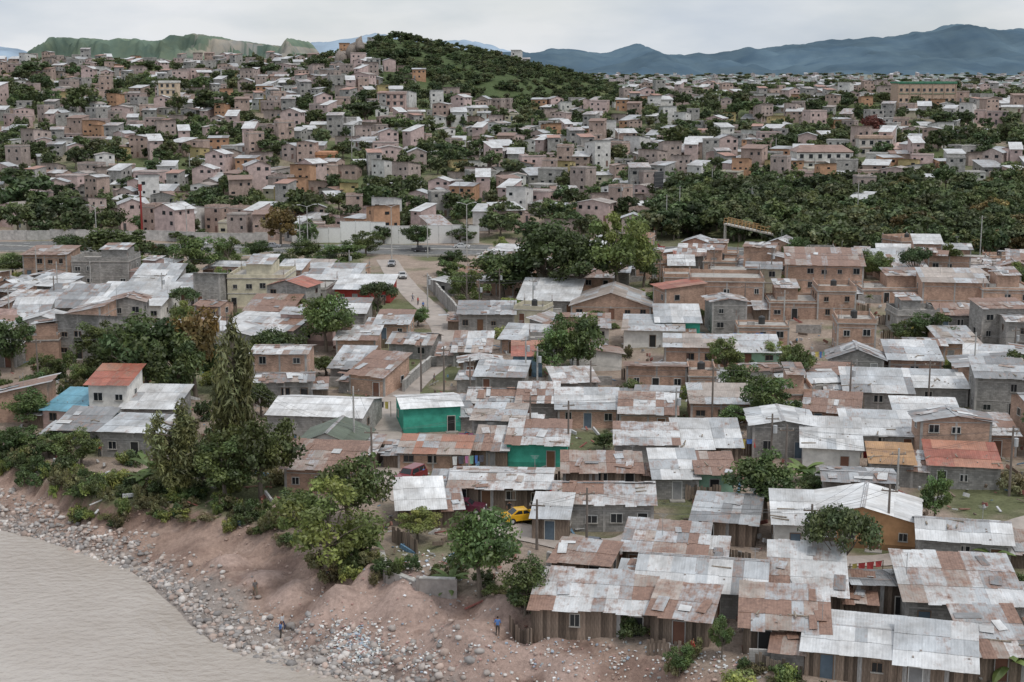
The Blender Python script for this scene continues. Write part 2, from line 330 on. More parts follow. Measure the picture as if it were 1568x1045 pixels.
def sheets(mb,p0,ax,up,W,L,rc,r,far=False):
    ax=Vector(ax);up=Vector(up);n=ax.cross(up).normalized();p0=Vector(p0)
    nx_=max(1,round(W/(.9 if not far else 2.4)));ny_=1 if (L<2.8 or far) else (2 if L<5.2 else 3)
    uo=r.uniform(0,50)
    shab=rc in('mix','rust','rustwhite','grey')
    ragged=.4 if shab else .1
    blockc=None
    for i in range(nx_):
        if blockc is None or r.random()<(.5 if shab else .3): blockc=[pick(rc,r) for _ in range(ny_)]
        for j in range(ny_):
            if r.random()<.12: blockc[j]=pick(rc,r)
            a0=i*W/nx_-.03;a1=(i+1)*W/nx_+.03
            b0=j*L/ny_-.1-(r.random()*ragged if j==0 else r.random()*.15);b1=(j+1)*L/ny_+.05+(r.random()*ragged*.7 if j==ny_-1 else 0)
            o=.02+.022*j+.009*(i%2)
            c=blockc[j];k=r.uniform(.9,1.06);c=(c[0]*k,c[1]*k,c[2]*k,c[3])
            z=[o+r.uniform(0,.014) for _ in range(4)];sk=r.uniform(-.05,.05)*(1 if shab else .3)
            pts=[p0+ax*a0+up*b0+n*z[0],p0+ax*a1+up*(b0+sk)+n*z[1],p0+ax*a1+up*(b1+sk)+n*z[2],p0+ax*a0+up*b1+n*z[3]]
            mb.face(pts,'corrugated_metal',c,[(uo+a0,b0+j*9),(uo+a1,b0+j*9),(uo+a1,b1+j*9),(uo+a0,b1+j*9)])
    if shab and not far and L>1.8:
        for _ in range(r.randint(1,5)):
            pw,pl=r.uniform(.5,.95),r.uniform(.8,min(2.2,L*.8));ca_,cb=r.uniform(.3,max(.4,W-.9)),r.uniform(0,L-pl*.8);an=r.uniform(-.25,.25)+(0 if r.random()<.75 else 1.5)
            A=ax*math.cos(an)+up*math.sin(an);B=up*math.cos(an)-ax*math.sin(an);q=p0+ax*ca_+up*cb;c=pick(r.choice(('mix','rust','white','grey')),r)
            z=[.10+r.uniform(0,.05) for _ in range(4)];uo=r.uniform(0,50)
            mb.face([q+n*z[0],q+A*pw+n*z[1],q+A*pw+B*pl+n*z[2],q+B*pl+n*z[3]],'corrugated_metal',c,[(uo,0),(uo+pw,0),(uo+pw,pl),(uo,pl)])
def house_parts(w,d,st,roof,rc,wall,wc,r,far=False,h0=None):
    walls,rf,win,door=MB(),MB(),MB(),MB()
    mat=WM.get(wall,'painted_plaster');col=wc or WC[wall];k=r.uniform(.82,1.12);col=tuple(min(.8,q*k) for q in col)
    H1=h0 or STH
    h=H1*st+(0 if h0 else (r.uniform(-.2,.6) if wall!='wood' else r.uniform(-.35,.1)));pitch=r.uniform(.07,.24);x0,x1=-w/2,w/2;zb=-1.5
    if roof=='gable': tops=[(0,h),(d/2,h+pitch*1.5*d/2),(d,h)]
    elif roof=='gablex' or roof=='flat': tops=[(0,h),(d,h)]
    elif roof=='shedb': tops=[(0,h+pitch*d),(d,h)]
    else: tops=[(0,h),(d,h+pitch*d)]
    rise=pitch*1.6*w/2
    hf=tops[0][1];hb=tops[-1][1]
    fr=[(x0,0,zb),(x1,0,zb),(x1,0,hf)]+([(0,0,hf+rise)] if roof=='gablex' else [])+[(x0,0,hf)]
    bk=[(x1,d,zb),(x0,d,zb),(x0,d,hb)]+([(0,d,hb+rise)] if roof=='gablex' else [])+[(x1,d,hb)]
    uo=r.uniform(0,20)
    def wf(pts,ax): walls.face(pts,mat,col,[(uo+(q[0] if ax==0 else q[1]),q[2]) for q in pts])
    if wall=='wood' and not far:
        def planks(a,b):
            L=abs(b-a);n=max(3,int(L/.28))
            for i in range(n):
                s0=a+(b-a)*i/n;s1=a+(b-a)*(i+1)/n;kk=r.uniform(.5,1.7);c=(col[0]*kk,col[1]*kk*.97,col[2]*kk*.95)
                if r.random()<.08: c=(.36,.35,.34)
                yield s0,s1,c,r.uniform(0,.03)
        for s0,s1,c,o in planks(x0,x1): walls.face([(s0,-o,zb),(s1,-o,zb),(s1,-o,hf),(s0,-o,hf)],mat,c)
        walls.face(bk,mat,col)
        for sx,xx in ((-1,x0),(1,x1)):
            for s0,s1,c,o in planks(0,d):
                ya,yb=(s0,s1)
                za=np.interp(ya,[q[0] for q in tops],[q[1] for q in tops]);zc=np.interp(yb,[q[0] for q in tops],[q[1] for q in tops])
                P=[(xx+sx*o,ya,zb),(xx+sx*o,yb,zb),(xx+sx*o,yb,zc),(xx+sx*o,ya,za)]
                walls.face(P if sx>0 else P[::-1],mat,c)
    else:
        wf(fr,0);wf(bk,0)
        wf([(x1,0,zb),(x1,d,zb)]+[(x1,q[0],q[1]) for q in tops[::-1]],1)
        wf([(x0,d,zb),(x0,0,zb)]+[(x0,q[0],q[1]) for q in tops],1)
    if wall in('brick','block') and not far:
        cc=(.42,.40,.38)
        for xx in (x0,x1-.22)+((-.11,) if w>6.5 else ()):
            walls.box(xx-(.025 if xx==x0 else 0),xx+.22+(.025 if xx>0 else 0),-.025,.2,zb,hf-.02,'concrete',cc)
        for s in range(st): walls.box(x0-.03,x1+.03,-.032,.18,H1*(s+1)-.3,H1*(s+1)-.2,'concrete',cc)
    elif wall not in('wood',) and not far:
        kk=r.choice((.55,.7,1.1));walls.box(x0-.015,x1+.015,-.018,.1,zb,.55,'painted_plaster',(col[0]*kk,col[1]*kk,col[2]*kk))
        if st>1: walls.box(x0-.06,x1+.06,-.07,.1,H1-.1,H1+.06,'concrete',(.5,.48,.45))
    nslot=max(1,int(w/2.2));di=r.randrange(nslot)
    fcol=r.choice([(.5,.48,.44),(.2,.14,.1),(.35,.34,.33),(.6,.6,.58)])
    for s in range(st):
        for i in range(nslot):
            cx=x0+w*(i+.5)/nslot+r.uniform(-.15,.15);zz=H1*s
            if s==0 and i==di:
                dw,dh=.42,1.8;dc=r.choice([(.18,.1,.06),(.12,.16,.2),(.3,.3,.3),(.2,.1,.07),(.03,.03,.03),(.03,.03,.03)])
                door.box(cx-dw,cx+dw,-.03,.02,0,dh,'painted_plaster',dc)
                if not far:
                    for a,b,c,e in ((cx-dw-.07,cx-dw,0,dh+.07),(cx+dw,cx+dw+.07,0,dh+.07),(cx-dw,cx+dw,dh,dh+.07)): door.box(a,b,-.07,.01,c,e,'plain_paint',fcol)
                    door.box(cx-dw-.3,cx+dw+.3,-.9,-.05,-.5,.06,'concrete',(.35,.33,.3))
            elif r.random()<(.65 if wall!='wood' else .3):
                ww,wh=r.choice((.33,.42,.5)),r.choice((.65,.8,.9));z0=zz+.9+r.uniform(-.05,.1);z1=z0+wh
                if far: win.box(cx-ww*1.15,cx+ww*1.15,-.03,.02,z0,z1,'window_glass',(0,0,0))
                else:
                    win.face([(cx-ww,-.022,z0),(cx+ww,-.022,z0),(cx+ww,-.022,z1),(cx-ww,-.022,z1)],'window_glass',(0,0,0))
                    for a,b,c,e in ((cx-ww-.05,cx-ww,z0-.0,z1),(cx+ww,cx+ww+.05,z0,z1),(cx-ww-.05,cx+ww+.05,z1,z1+.06),(cx-.02,cx+.02,z0,z1)):
                        win.box(a,b,-.06,.01,c,e,'plain_paint',fcol)
                    win.box(cx-ww-.1,cx+ww+.1,-.14,.01,z0-.08,z0,'concrete',(.4,.38,.35))
        for sx,xx in ((-1,x0),(1,x1)):
            for cy in ([d*.5] if d<6 else [d*.3,d*.7]):
                if r.random()<.5:
                    z0=H1*s+.95;z1=z0+.8
                    a,b=(xx-.03,xx+.02) if sx<0 else (xx-.02,xx+.03)
                    win.box(a,b,cy-.4,cy+.4,z0,z1,'window_glass',(0,0,0))
                    if not far:
                        a,b=(xx-.07,xx+.01) if sx<0 else (xx-.01,xx+.07)
                        for p,q,zz0,zz1 in((cy-.46,cy-.4,z0,z1),(cy+.4,cy+.46,z0,z1),(cy-.46,cy+.46,z1,z1+.06),(cy-.5,cy+.5,z0-.07,z0)): win.box(a,b,p,q,zz0,zz1,'plain_paint',fcol)
    ov=r.uniform(.2,.4) if not far else .3;W=w+2*ov
    def slope(ya,za,yb,zb_):
        L=math.hypot(yb-ya,zb_-za);return (0,(yb-ya)/L,(zb_-za)/L),L
    if roof in('shed','shedb'):
        ya,yb=tops[0][0],tops[-1][0];up,L=slope(ya,tops[0][1],yb,tops[-1][1])
        e=ov+.1;sheets(rf,(x0-ov,ya-up[1]*e,tops[0][1]-up[2]*e+.03),(1,0,0),up,W,L+2*e,rc,r,far)
    elif roof=='gable':
        up,L=slope(0,h,d/2,tops[1][1]);e=ov
        sheets(rf,(x0-ov,-up[1]*e,h-up[2]*e+.03),(1,0,0),up,W,L+e+.02,rc,r,far)
        up2=(0,-up[1],up[2]);sheets(rf,(x1+ov,d+up[1]*e,h-up[2]*e+.03),(-1,0,0),up2,W,L+e+.02,rc,r,far)
        if not far:
            zt=tops[1][1]+.12
            for s in(-1,1): rf.face([(x0-ov-.02,d/2,zt),(x1+ov+.02,d/2,zt),(x1+ov+.02,d/2+s*.22,zt-.07),(x0-ov-.02,d/2+s*.22,zt-.07)],'corrugated_metal',(.45,.45,.46,.1))
    elif roof=='gablex':
        Lx=math.hypot(w/2,rise);ux,uz=(w/2)/Lx,rise/Lx;e=ov
        sheets(rf,(x0-ux*e,d+ov,hf-uz*e+.03),(0,-1,0),(ux,0,uz),d+2*ov,Lx+e+.02,rc,r,far)
        sheets(rf,(x1+ux*e,-ov,hf-uz*e+.03),(0,1,0),(-ux,0,uz),d+2*ov,Lx+e+.02,rc,r,far)
        if not far:
            zt=hf+rise+.12
            for s in(-1,1): rf.face([(0,-ov-.02,zt),(0,d+ov+.02,zt),(s*.22,d+ov+.02,zt-.07),(s*.22,-ov-.02,zt-.07)],'corrugated_metal',(.45,.45,.46,.1))
    else:
        rf.box(x0-.12,x1+.12,-.14,d+.12,h,h+.16,'concrete',(.42,.395,.365),bottom=True)
        ph=r.choice((.25,.6,.8))
        for a,b,c,e in ((x0,x1,0,.14),(x0,x1,d-.14,d),(x0,x0+.14,.14,d-.14),(x1-.14,x1,.14,d-.14)): rf.box(a,b,c,e,h+.155,h+.155+ph,mat,col)
        if not far:
            for a in(x0+.02,x1-.24):
                for b in(.02,d-.24):
                    rf.box(a,a+.2,b,b+.2,h+.15,h+1.0+ph*.3,'concrete',(.36,.34,.32))
                    for q in(.04,.15): rf.cyl((a+q,b+q,h+.9),(a+q,b+q,h+1.9),.02,.02,'bark',(.2,.1,.07),4,False)
            if r.random()<.4:
                rf.cyl((0,d*.6,h+.16),(0,d*.6,h+1.2),.5,.5,'plain_paint',(.04,.04,.04),12);rf.cyl((0,d*.6,h+1.2),(0,d*.6,h+1.4),.48,.2,'plain_paint',(.04,.04,.04),12)
            if r.random()<.5: rf.box(-w*.3,-w*.3+1.1,d*.3,d*.3+.5,h+.16,h+.65,'block_masonry',(.35,.33,.31))
            if r.random()<.4: # rooftop room
                rx=r.uniform(x0+.3,0);rw=w*.45;walls.box(rx,rx+rw,d*.35,d-.2,h+.16,h+2.1,mat,col)
                up=Vector((0,1,.1)).normalized();sheets(rf,(rx-.25,d*.35-.3,h+2.15),(1,0,0),up,rw+.5,d*.65+.4,'mix',r)
    if not far and roof in('shed','gable') and r.random()<.6:
        for _ in range(r.randint(2,9)):
            y=r.uniform(.2,d*.45);z=np.interp(y,[q[0] for q in tops],[q[1] for q in tops])+.07;x=r.uniform(x0,x1);L=r.choice((.1,.14,.18,1.0,1.5))
            M=Matrix.Translation((x,y,z))@Matrix.Rotation(r.uniform(-.4,.4)+(0 if r.random()<.5 else 1.4),4,'Z')
            rf.box(-L/2,L/2,-.06,.06,0,.08,'weathered_wood' if L>.9 else 'river_stone',(.3,.25,.2) if L>.9 else (.35,.3,.27),M)
    if not far and r.random()<.3:
        ax_=r.uniform(x0+.3,x1-.3);hh_=h+2.2;rf.cyl((ax_,d*.5,h),(ax_,d*.5,hh_),.025,.02,'plain_paint',(.3,.3,.3),4,False)
        for k in range(3): rf.cyl((ax_-.4+.08*k,d*.5,hh_-.12*k),(ax_+.4-.08*k,d*.5,hh_-.12*k),.015,.015,'plain_paint',(.3,.3,.3),3,False)
    if not far and r.random()<.4 and st==1:
        lw=r.uniform(1.4,2.4);s=r.choice((-1,1));xa=x1+.05 if s>0 else x0-.05-lw;ld=d*r.uniform(.5,.9)
        cw=(.18,.14,.11) if r.random()<.6 else (.35,.33,.31);mw='weathered_wood' if cw[0]<.2 else 'block_masonry'
        walls.box(xa,xa+lw,.1,.1+ld,zb,1.6,mw,cw)
        up=Vector((0,1,.12)).normalized();sheets(rf,(xa-.2,-.2,1.67),(1,0,0),up,lw+.35,ld+.5,r.choice(('mix','rust','rustwhite','grey')),r)
    return walls,rf,win,door
NAMES={'brick':'brick_house','block':'concrete_block_house','wood':'wooden_shack','teal':'turquoise_house','white':'white_house','pink':'pink_house','orange':'orange_house','cream':'cream_house','blue':'blue_house','green':'green_house','red':'red_house','yellow':'yellow_house'}
OCC=[];FRONT=[]
def place_house(x,y,z,yaw,w,d,st=1,roof='shed',rc='mix',wall='brick',wc=None,h0=None,seed=None,name=None):
    r=random.Random(seed if seed is not None else int(x*131+y*17))
    e=empty(name or NAMES[wall],(x,y,z),(0,0,yaw))
    parts=house_parts(w,d,st,roof,rc,wall,wc,r,False,h0)
    for n,m in zip(('walls','roof','windows','door'),parts):
        if m.f: obj(n,m.mesh(n),parent=e)
    cx=x-math.sin(yaw)*d/2;cy=y+math.cos(yaw)*d/2
    OCC.append((cx,cy,(w+d)/4+.1));return e
H=[(905,978,185,6.5,-8,1,'shed','rustwhite','wood'),(1070,945,190,9,-10,1,'gable','zinc','block'),(1015,885,125,7,-12,1,'shed','mix','wood'),
(1235,950,110,8,-8,1,'shed','rustwhite','wood'),(1200,1005,125,6,-10,1,'shed','mix','wood'),(1305,1045,145,9,-14,1,'gable','white','wood'),(1355,948,100,6,-5,1,'shedb','grey','wood'),
(1475,975,175,10,-8,1,'shed','rustwhite','block'),(1430,1065,110,6,-14,1,'shed','zinc','wood'),(1530,1045,90,6,-2,1,'shed','mix','wood'),(1040,988,90,5,-14,1,'shed','rust','wood'),
(888,898,90,5,-14,1,'shed','rust','wood'),(1475,870,135,7,-12,1,'gable','white','block'),(1318,840,160,9,-18,1,'gablex','purewhite','orange'),(1215,848,60,7,-6,1,'shed','white','white'),
(1108,835,95,7,-12,1,'shed','grey','wood'),(925,815,150,8,-3,1,'gable','rustwhite','block'),(922,752,120,5,-4,1,'shed','rust','wood'),(765,780,150,8,-4,1,'gable','rustwhite','wood'),
(1035,765,68,7,0,1,'shed','white','block'),(1095,762,55,6,-5,1,'shed','rust','green'),(822,716,92,7,-3,1,'shed','rustwhite','teal',2.6),(662,662,88,8,10,1,'gable','purewhite','teal',3.0),
(663,722,108,5.5,-4,1,'shed','orangered','brick',1.95),(752,714,50,6,-4,1,'shed','mix','wood',1.9),(755,645,75,7,-3,1,'gable','mix','brick'),(822,650,60,7,-3,1,'shed','rustwhite','block'),
(900,656,92,7,-3,1,'shed','zinc','brick'),(992,664,88,6,-4,1,'shed','rustwhite','brick'),(990,722,96,8,-4,1,'shed','rustwhite','block'),(1063,718,50,8,-2,1,'shed','white','wood'),
(1112,716,44,8,-2,1,'shed','zinc','wood'),(1198,702,92,9,-5,1,'gablex','white','block',3.6),(1272,724,85,8,-8,1,'shed','white','white'),(1365,745,62,7,-8,1,'shed','orange','block'),
(1475,750,105,8,-10,1,'shed','red','block'),(1350,696,112,8,-8,1,'shed','white','block'),(1420,668,95,7,-8,1,'shed','zinc','block'),(1530,640,75,8,-10,2,'shed','grey','block'),
(1005,600,92,8,-4,1,'shedb','rust','brick'),(1075,606,42,7,-4,1,'flat','zinc','brick'),(1070,562,105,8,-5,1,'shed','tan','brick'),(1160,562,65,8,-5,1,'shed','white','green'),(935,490,122,16,-8,1,'gablex','tan','brick'),
(838,482,90,12,-8,1,'shed','white','block'),(1045,447,58,9,-5,1,'flat','zinc','brick'),(1112,480,112,12,-6,2,'flat','zinc','brick'),(1215,490,75,10,-6,1,'flat','zinc','brick'),
(1280,492,58,9,-6,2,'flat','zinc','brick'),(1262,448,115,12,-8,2,'shed','rust','brick'),(1380,465,120,10,-4,1,'flat','zinc','brick'),(1460,480,95,10,-6,2,'shed','tan','brick'),(1540,490,75,10,-6,2,'flat','zinc','brick'),
(393,472,88,14,-3,2,'flat','zinc','cream',2.6),(458,463,85,13,-3,1,'flat','white','block'),(555,466,85,10,-4,1,'shed','white','red'),(505,448,78,12,-4,1,'shed','zinc','white'),
(70,428,68,10,-3,2,'shed','rust','brick'),(155,440,88,10,-3,2,'flat','zinc','block'),(190,492,115,15,-3,1,'shed','white','white'),(100,492,85,12,-3,1,'shed','grey','block'),(122,550,74,10,-12,2,'shedb','grey','block'),(42,512,55,12,8,1,'shed','zinc','block'),
(235,450,66,10,-3,1,'shed','zinc','block'),(300,455,66,10,-3,1,'shed','zinc','white'),(95,658,62,8,-12,1,'shed','blue','pink'),(168,655,60,7,-5,2,'shed','red','white'),(228,658,82,8,-6,1,'shed','white','block'),
(205,702,105,7,-8,1,'shed','zinc','block'),(120,688,70,6,-8,1,'shed','grey','block'),(482,670,148,12,-6,1,'gable','purewhite','block'),(500,718,96,9,-8,1,'gablex','green','white'),(490,757,110,7,-8,1,'shed','rust','brick'),
(545,550,60,9,-4,1,'shed','rustwhite','brick'),(628,550,66,8,-12,1,'gable','mix','block'),(562,606,60,9,-20,1,'shed','rust','brick'),(530,590,48,9,-8,1,'shed','grey','block'),
(645,808,66,6,6,1,'shed','purewhite','wood',1.9),(722,562,55,8,0,1,'shed','mix','block'),(808,577,44,8,0,1,'shed','red','blue'),(765,602,75,7,-5,1,'shed','zinc','block'),(410,495,72,10,-4,1,'shed','rust','brick'),(1000,532,90,10,-4,1,'shed','tan','white'),(1038,522,66,8,-4,1,'shed','white','teal'),
(1400,582,78,9,-6,1,'shed','zinc','brick'),(1310,548,58,9,-6,2,'flat','zinc','brick'),(1470,556,58,9,0,1,'shed','tan','brick'),(745,507,85,10,-2,1,'shed','grey','block'),(842,828,55,5,-6,1,'shed','zinc','wood'),
(1440,622,80,8,-6,1,'shed','white','block'),(1525,700,60,8,-8,1,'shed','rustwhite','brick'),(530,505,60,9,-5,1,'shed','zinc','block'),(600,520,50,9,-5,1,'shed','mix','brick')]
for q in H:
    (u,v,wp,d,yaw,st,ro,rc,wa)=q[:9];h0=q[9] if len(q)>9 else None
    x,y,z,s=G(u,v);w=wp/s
    d*=.82
    place_house(x,y,z,math.radians(yaw+R.uniform(-2.5,2.5)),w,d,st,ro,rc,wa,h0=h0);FRONT.append((x,y,w,st))
print('houses',time.time()-T0)
# ------------------------------------------------------------------ lanes and roads
def ribbon(name,pts,w,mat,dz=.03,kerb=False):
    P=[Vector((p[0],p[1])) for p in pts];Q=[]
    for i in range(len(P)-1):
        n=max(1,int((P[i+1]-P[i]).length/1.5))
        for k in range(n): Q.append(P[i].lerp(P[i+1],k/n))
    Q.append(P[-1])
    for _ in range(6): Q=[Q[0]]+[(Q[i-1]+Q[i]*2+Q[i+1])/4 for i in range(1,len(Q)-1)]+[Q[-1]]
    mb=MB();rows=[]
    for i,q in enumerate(Q):
        d=(Q[min(i+1,len(Q)-1)]-Q[max(i-1,0)]).normalized();n=Vector((d.y,-d.x));ww=w(i/len(Q)) if callable(w) else w
        row=[]
        for k in range(7):
            p=q+n*(k/6-.5)*ww;row.append((p.x,p.y,tz(p.x,p.y)+dz))
        zc=max(r_[2] for r_ in row)
        rows.append([(a,b,max(c,zc-.25)) for a,b,c in row])
    for a,b in zip(rows,rows[1:]):
        for k in range(6): mb.face([a[k],a[k+1],b[k+1],b[k]],mat,(1,1,1))
        if kerb:
            for s,e in((0,-1),(6,1)):
                p,q=Vector(a[s]),Vector(b[s]);dn=(q-p).normalized();nn=Vector((dn.y,-dn.x,0))*.25*e
                up=Vector((0,0,.14));lo=Vector((0,0,-.3))
                mb.face([p+up,q+up,q+nn+up,p+nn+up],'concrete',(.45,.43,.4));mb.face([p+lo,q+lo,q+up,p+up],'concrete',(.4,.38,.35));mb.face([p+nn+lo,q+nn+lo,q+nn+up,p+nn+up],'concrete',(.4,.38,.35))
    obj(name,mb.mesh(name));return Q
lane_px=[(640,765),(605,735),(584,700),(578,665),(596,620),(636,580),(684,542),(685,510),(660,475),(632,450),(606,420),(592,398)]
LANE=ribbon('dirt_lane',[G(u,v)[:2] for u,v in lane_px],lambda t:5.2 if t<.25 else 4.6,'worn_lane',.05)
lane2=ribbon('dirt_lane',[G(u,v)[:2] for u,v in [(640,745),(700,790),(780,812),(860,830),(930,845),(985,835),(1010,800)]],4.5,'worn_lane',.09)
lane3=ribbon('dirt_lane',[G(u,v)[:2] for u,v in [(1170,900),(1190,862),(1290,862),(1380,860),(1568,800),(1700,770)]],2.6,'worn_lane',.07)
ROAD=[(-330,352),(-150,341),(-60,334),(0,330),(40,322),(110,300),(220,285)]
MR=ribbon('asphalt_boulevard',ROAD,17,'asphalt',.06,True)
mb=MB()
for i in range(0,len(MR)-3,3):
    a,b=MR[i],MR[i+1];d=(b-a).normalized();n=Vector((d.y,-d.x))
    for off in(-4.2,4.2):
        P=[a+n*(off-.07),b+n*(off-.07),b+n*(off+.07),a+n*(off+.07)]
        mb.face([(p.x,p.y,tz(p.x,p.y)+.30) for p in P],'plain_paint',(.7,.7,.65))
obj('lane_markings',mb.mesh('lane_markings'))
mb=MB()
for i in range(len(MR)-1):
    a,b=MR[i],MR[i+1];d=(b-a).normalized();n=Vector((d.y,-d.x))*.6;za=max(tz(a.x,a.y),tz(b.x,b.y))+.38
    P=[a-n,a+n,b+n,b-n];mb.face([(p.x,p.y,za) for p in P],'concrete',(.4,.39,.36))
    mb.face([(a-n).to_tuple()+(za,),(b-n).to_tuple()+(za,),(b-n).to_tuple()+(za-.6,),(a-n).to_tuple()+(za-.6,)],'concrete',(.42,.4,.38))
    mb.face([(a+n).to_tuple()+(za,),(b+n).to_tuple()+(za,),(b+n).to_tuple()+(za-.6,),(a+n).to_tuple()+(za-.6,)],'concrete',(.42,.4,.38))
obj('road_median',mb.mesh('road_median'))
def wallrun(name,pts,h,th,mat,col,cap=True,posts=True,world=False):
    mb=MB();P=[p if world else G(*p)[:2] for p in pts]
    for a,b in zip(P,P[1:]):
        L=math.hypot(b[0]-a[0],b[1]-a[1]);n=max(1,int(L/3));an=math.atan2(b[1]-a[1],b[0]-a[0])
        for k in range(n):
            x=a[0]+(b[0]-a[0])*k/n;y=a[1]+(b[1]-a[1])*k/n;l=L/n;z=tz(x,y)
            M=Matrix.Translation((x,y,z))@Matrix.Rotation(an,4,'Z')
            mb.box(0,l,-th/2,th/2,-1,h,mat,col,M)
            if posts: mb.box(-.12,.12,-th/2-.05,th/2+.05,-1,h+.12,'concrete',tuple(q*.9 for q in col),M)
            if cap: mb.box(.12,l-.12,-th/2-.04,th/2+.04,h+.002,h+.08,'concrete',(.5,.48,.45),M)
    return obj(name,mb.mesh(name))
wallrun('white_retaining_wall',[(-54,348.5),(-42,348)],3.6,.4,'plain_paint',(.78,.77,.75),world=True)
wallrun('white_retaining_wall',[(-42,348),(-31,347.5)],5.2,.4,'plain_paint',(.8,.8,.78),world=True)
wallrun('white_retaining_wall',[(-31,347),(-8,345)],4.4,.4,'plain_paint',(.70,.69,.67),world=True)
wallrun('boundary_wall',[(-130,354),(-60,348)],2.4,.3,'concrete',(.5,.48,.46),world=True)
wallrun('boundary_wall',[(700,497),(790,500),(860,492)],2.3,.3,'concrete',(.44,.42,.40))
wallrun('boundary_wall',[(655,440),(690,478),(708,500)],2.4,.25,'block_masonry',(.38,.36,.34))
wallrun('boundary_wall',[(618,600),(660,562),(700,560)],1.4,.25,'block_masonry',(.38,.37,.35))
wallrun('stone_retaining_wall',[(1130,610),(1200,625),(1290,615)],2.4,.4,'river_stone',(.30,.28,.26))
wallrun('stone_retaining_wall',[(585,862),(592,888),(640,902),(700,915)],.9,.4,'river_stone',(.33,.30,.28))
wallrun('concrete_wall',[(840,870),(900,880)],1.3,.3,'concrete',(.45,.43,.41))
def fence(name,pts,h,world=False):
    mb=MB();P=[p if world else G(*p)[:2] for p in pts];r=R
    for a,b in zip(P,P[1:]):
        L=math.hypot(b[0]-a[0],b[1]-a[1]);n=max(1,int(L/.28));an=math.atan2(b[1]-a[1],b[0]-a[0])
        for k in range(n):
            x=a[0]+(b[0]-a[0])*k/n;y=a[1]+(b[1]-a[1])*k/n
            M=Matrix.Translation((x,y,tz(x,y)))@Matrix.Rotation(an+r.uniform(-.06,.06),4,'Z');kk=r.uniform(.5,1.8)
            mb.box(0,.24,-.02+r.uniform(0,.02),.02,-.5,h*r.uniform(.82,1.1),'weathered_wood',(.18*kk,.14*kk,.11*kk),M)
    obj(name,mb.mesh(name))
for pts,h in [([(780,965),(815,985)],1.4),([(990,1003),(1050,1010)],1.2),([(1150,1020),(1190,1035),(1230,1045)],1.2),([(600,830),(640,850)],1.5),([(860,850),(905,862)],1.4),([(1060,860),(1150,872)],1.6),([(1350,1042),(1420,1030)],1.5)]:
    fence('plank_fence',pts,h)
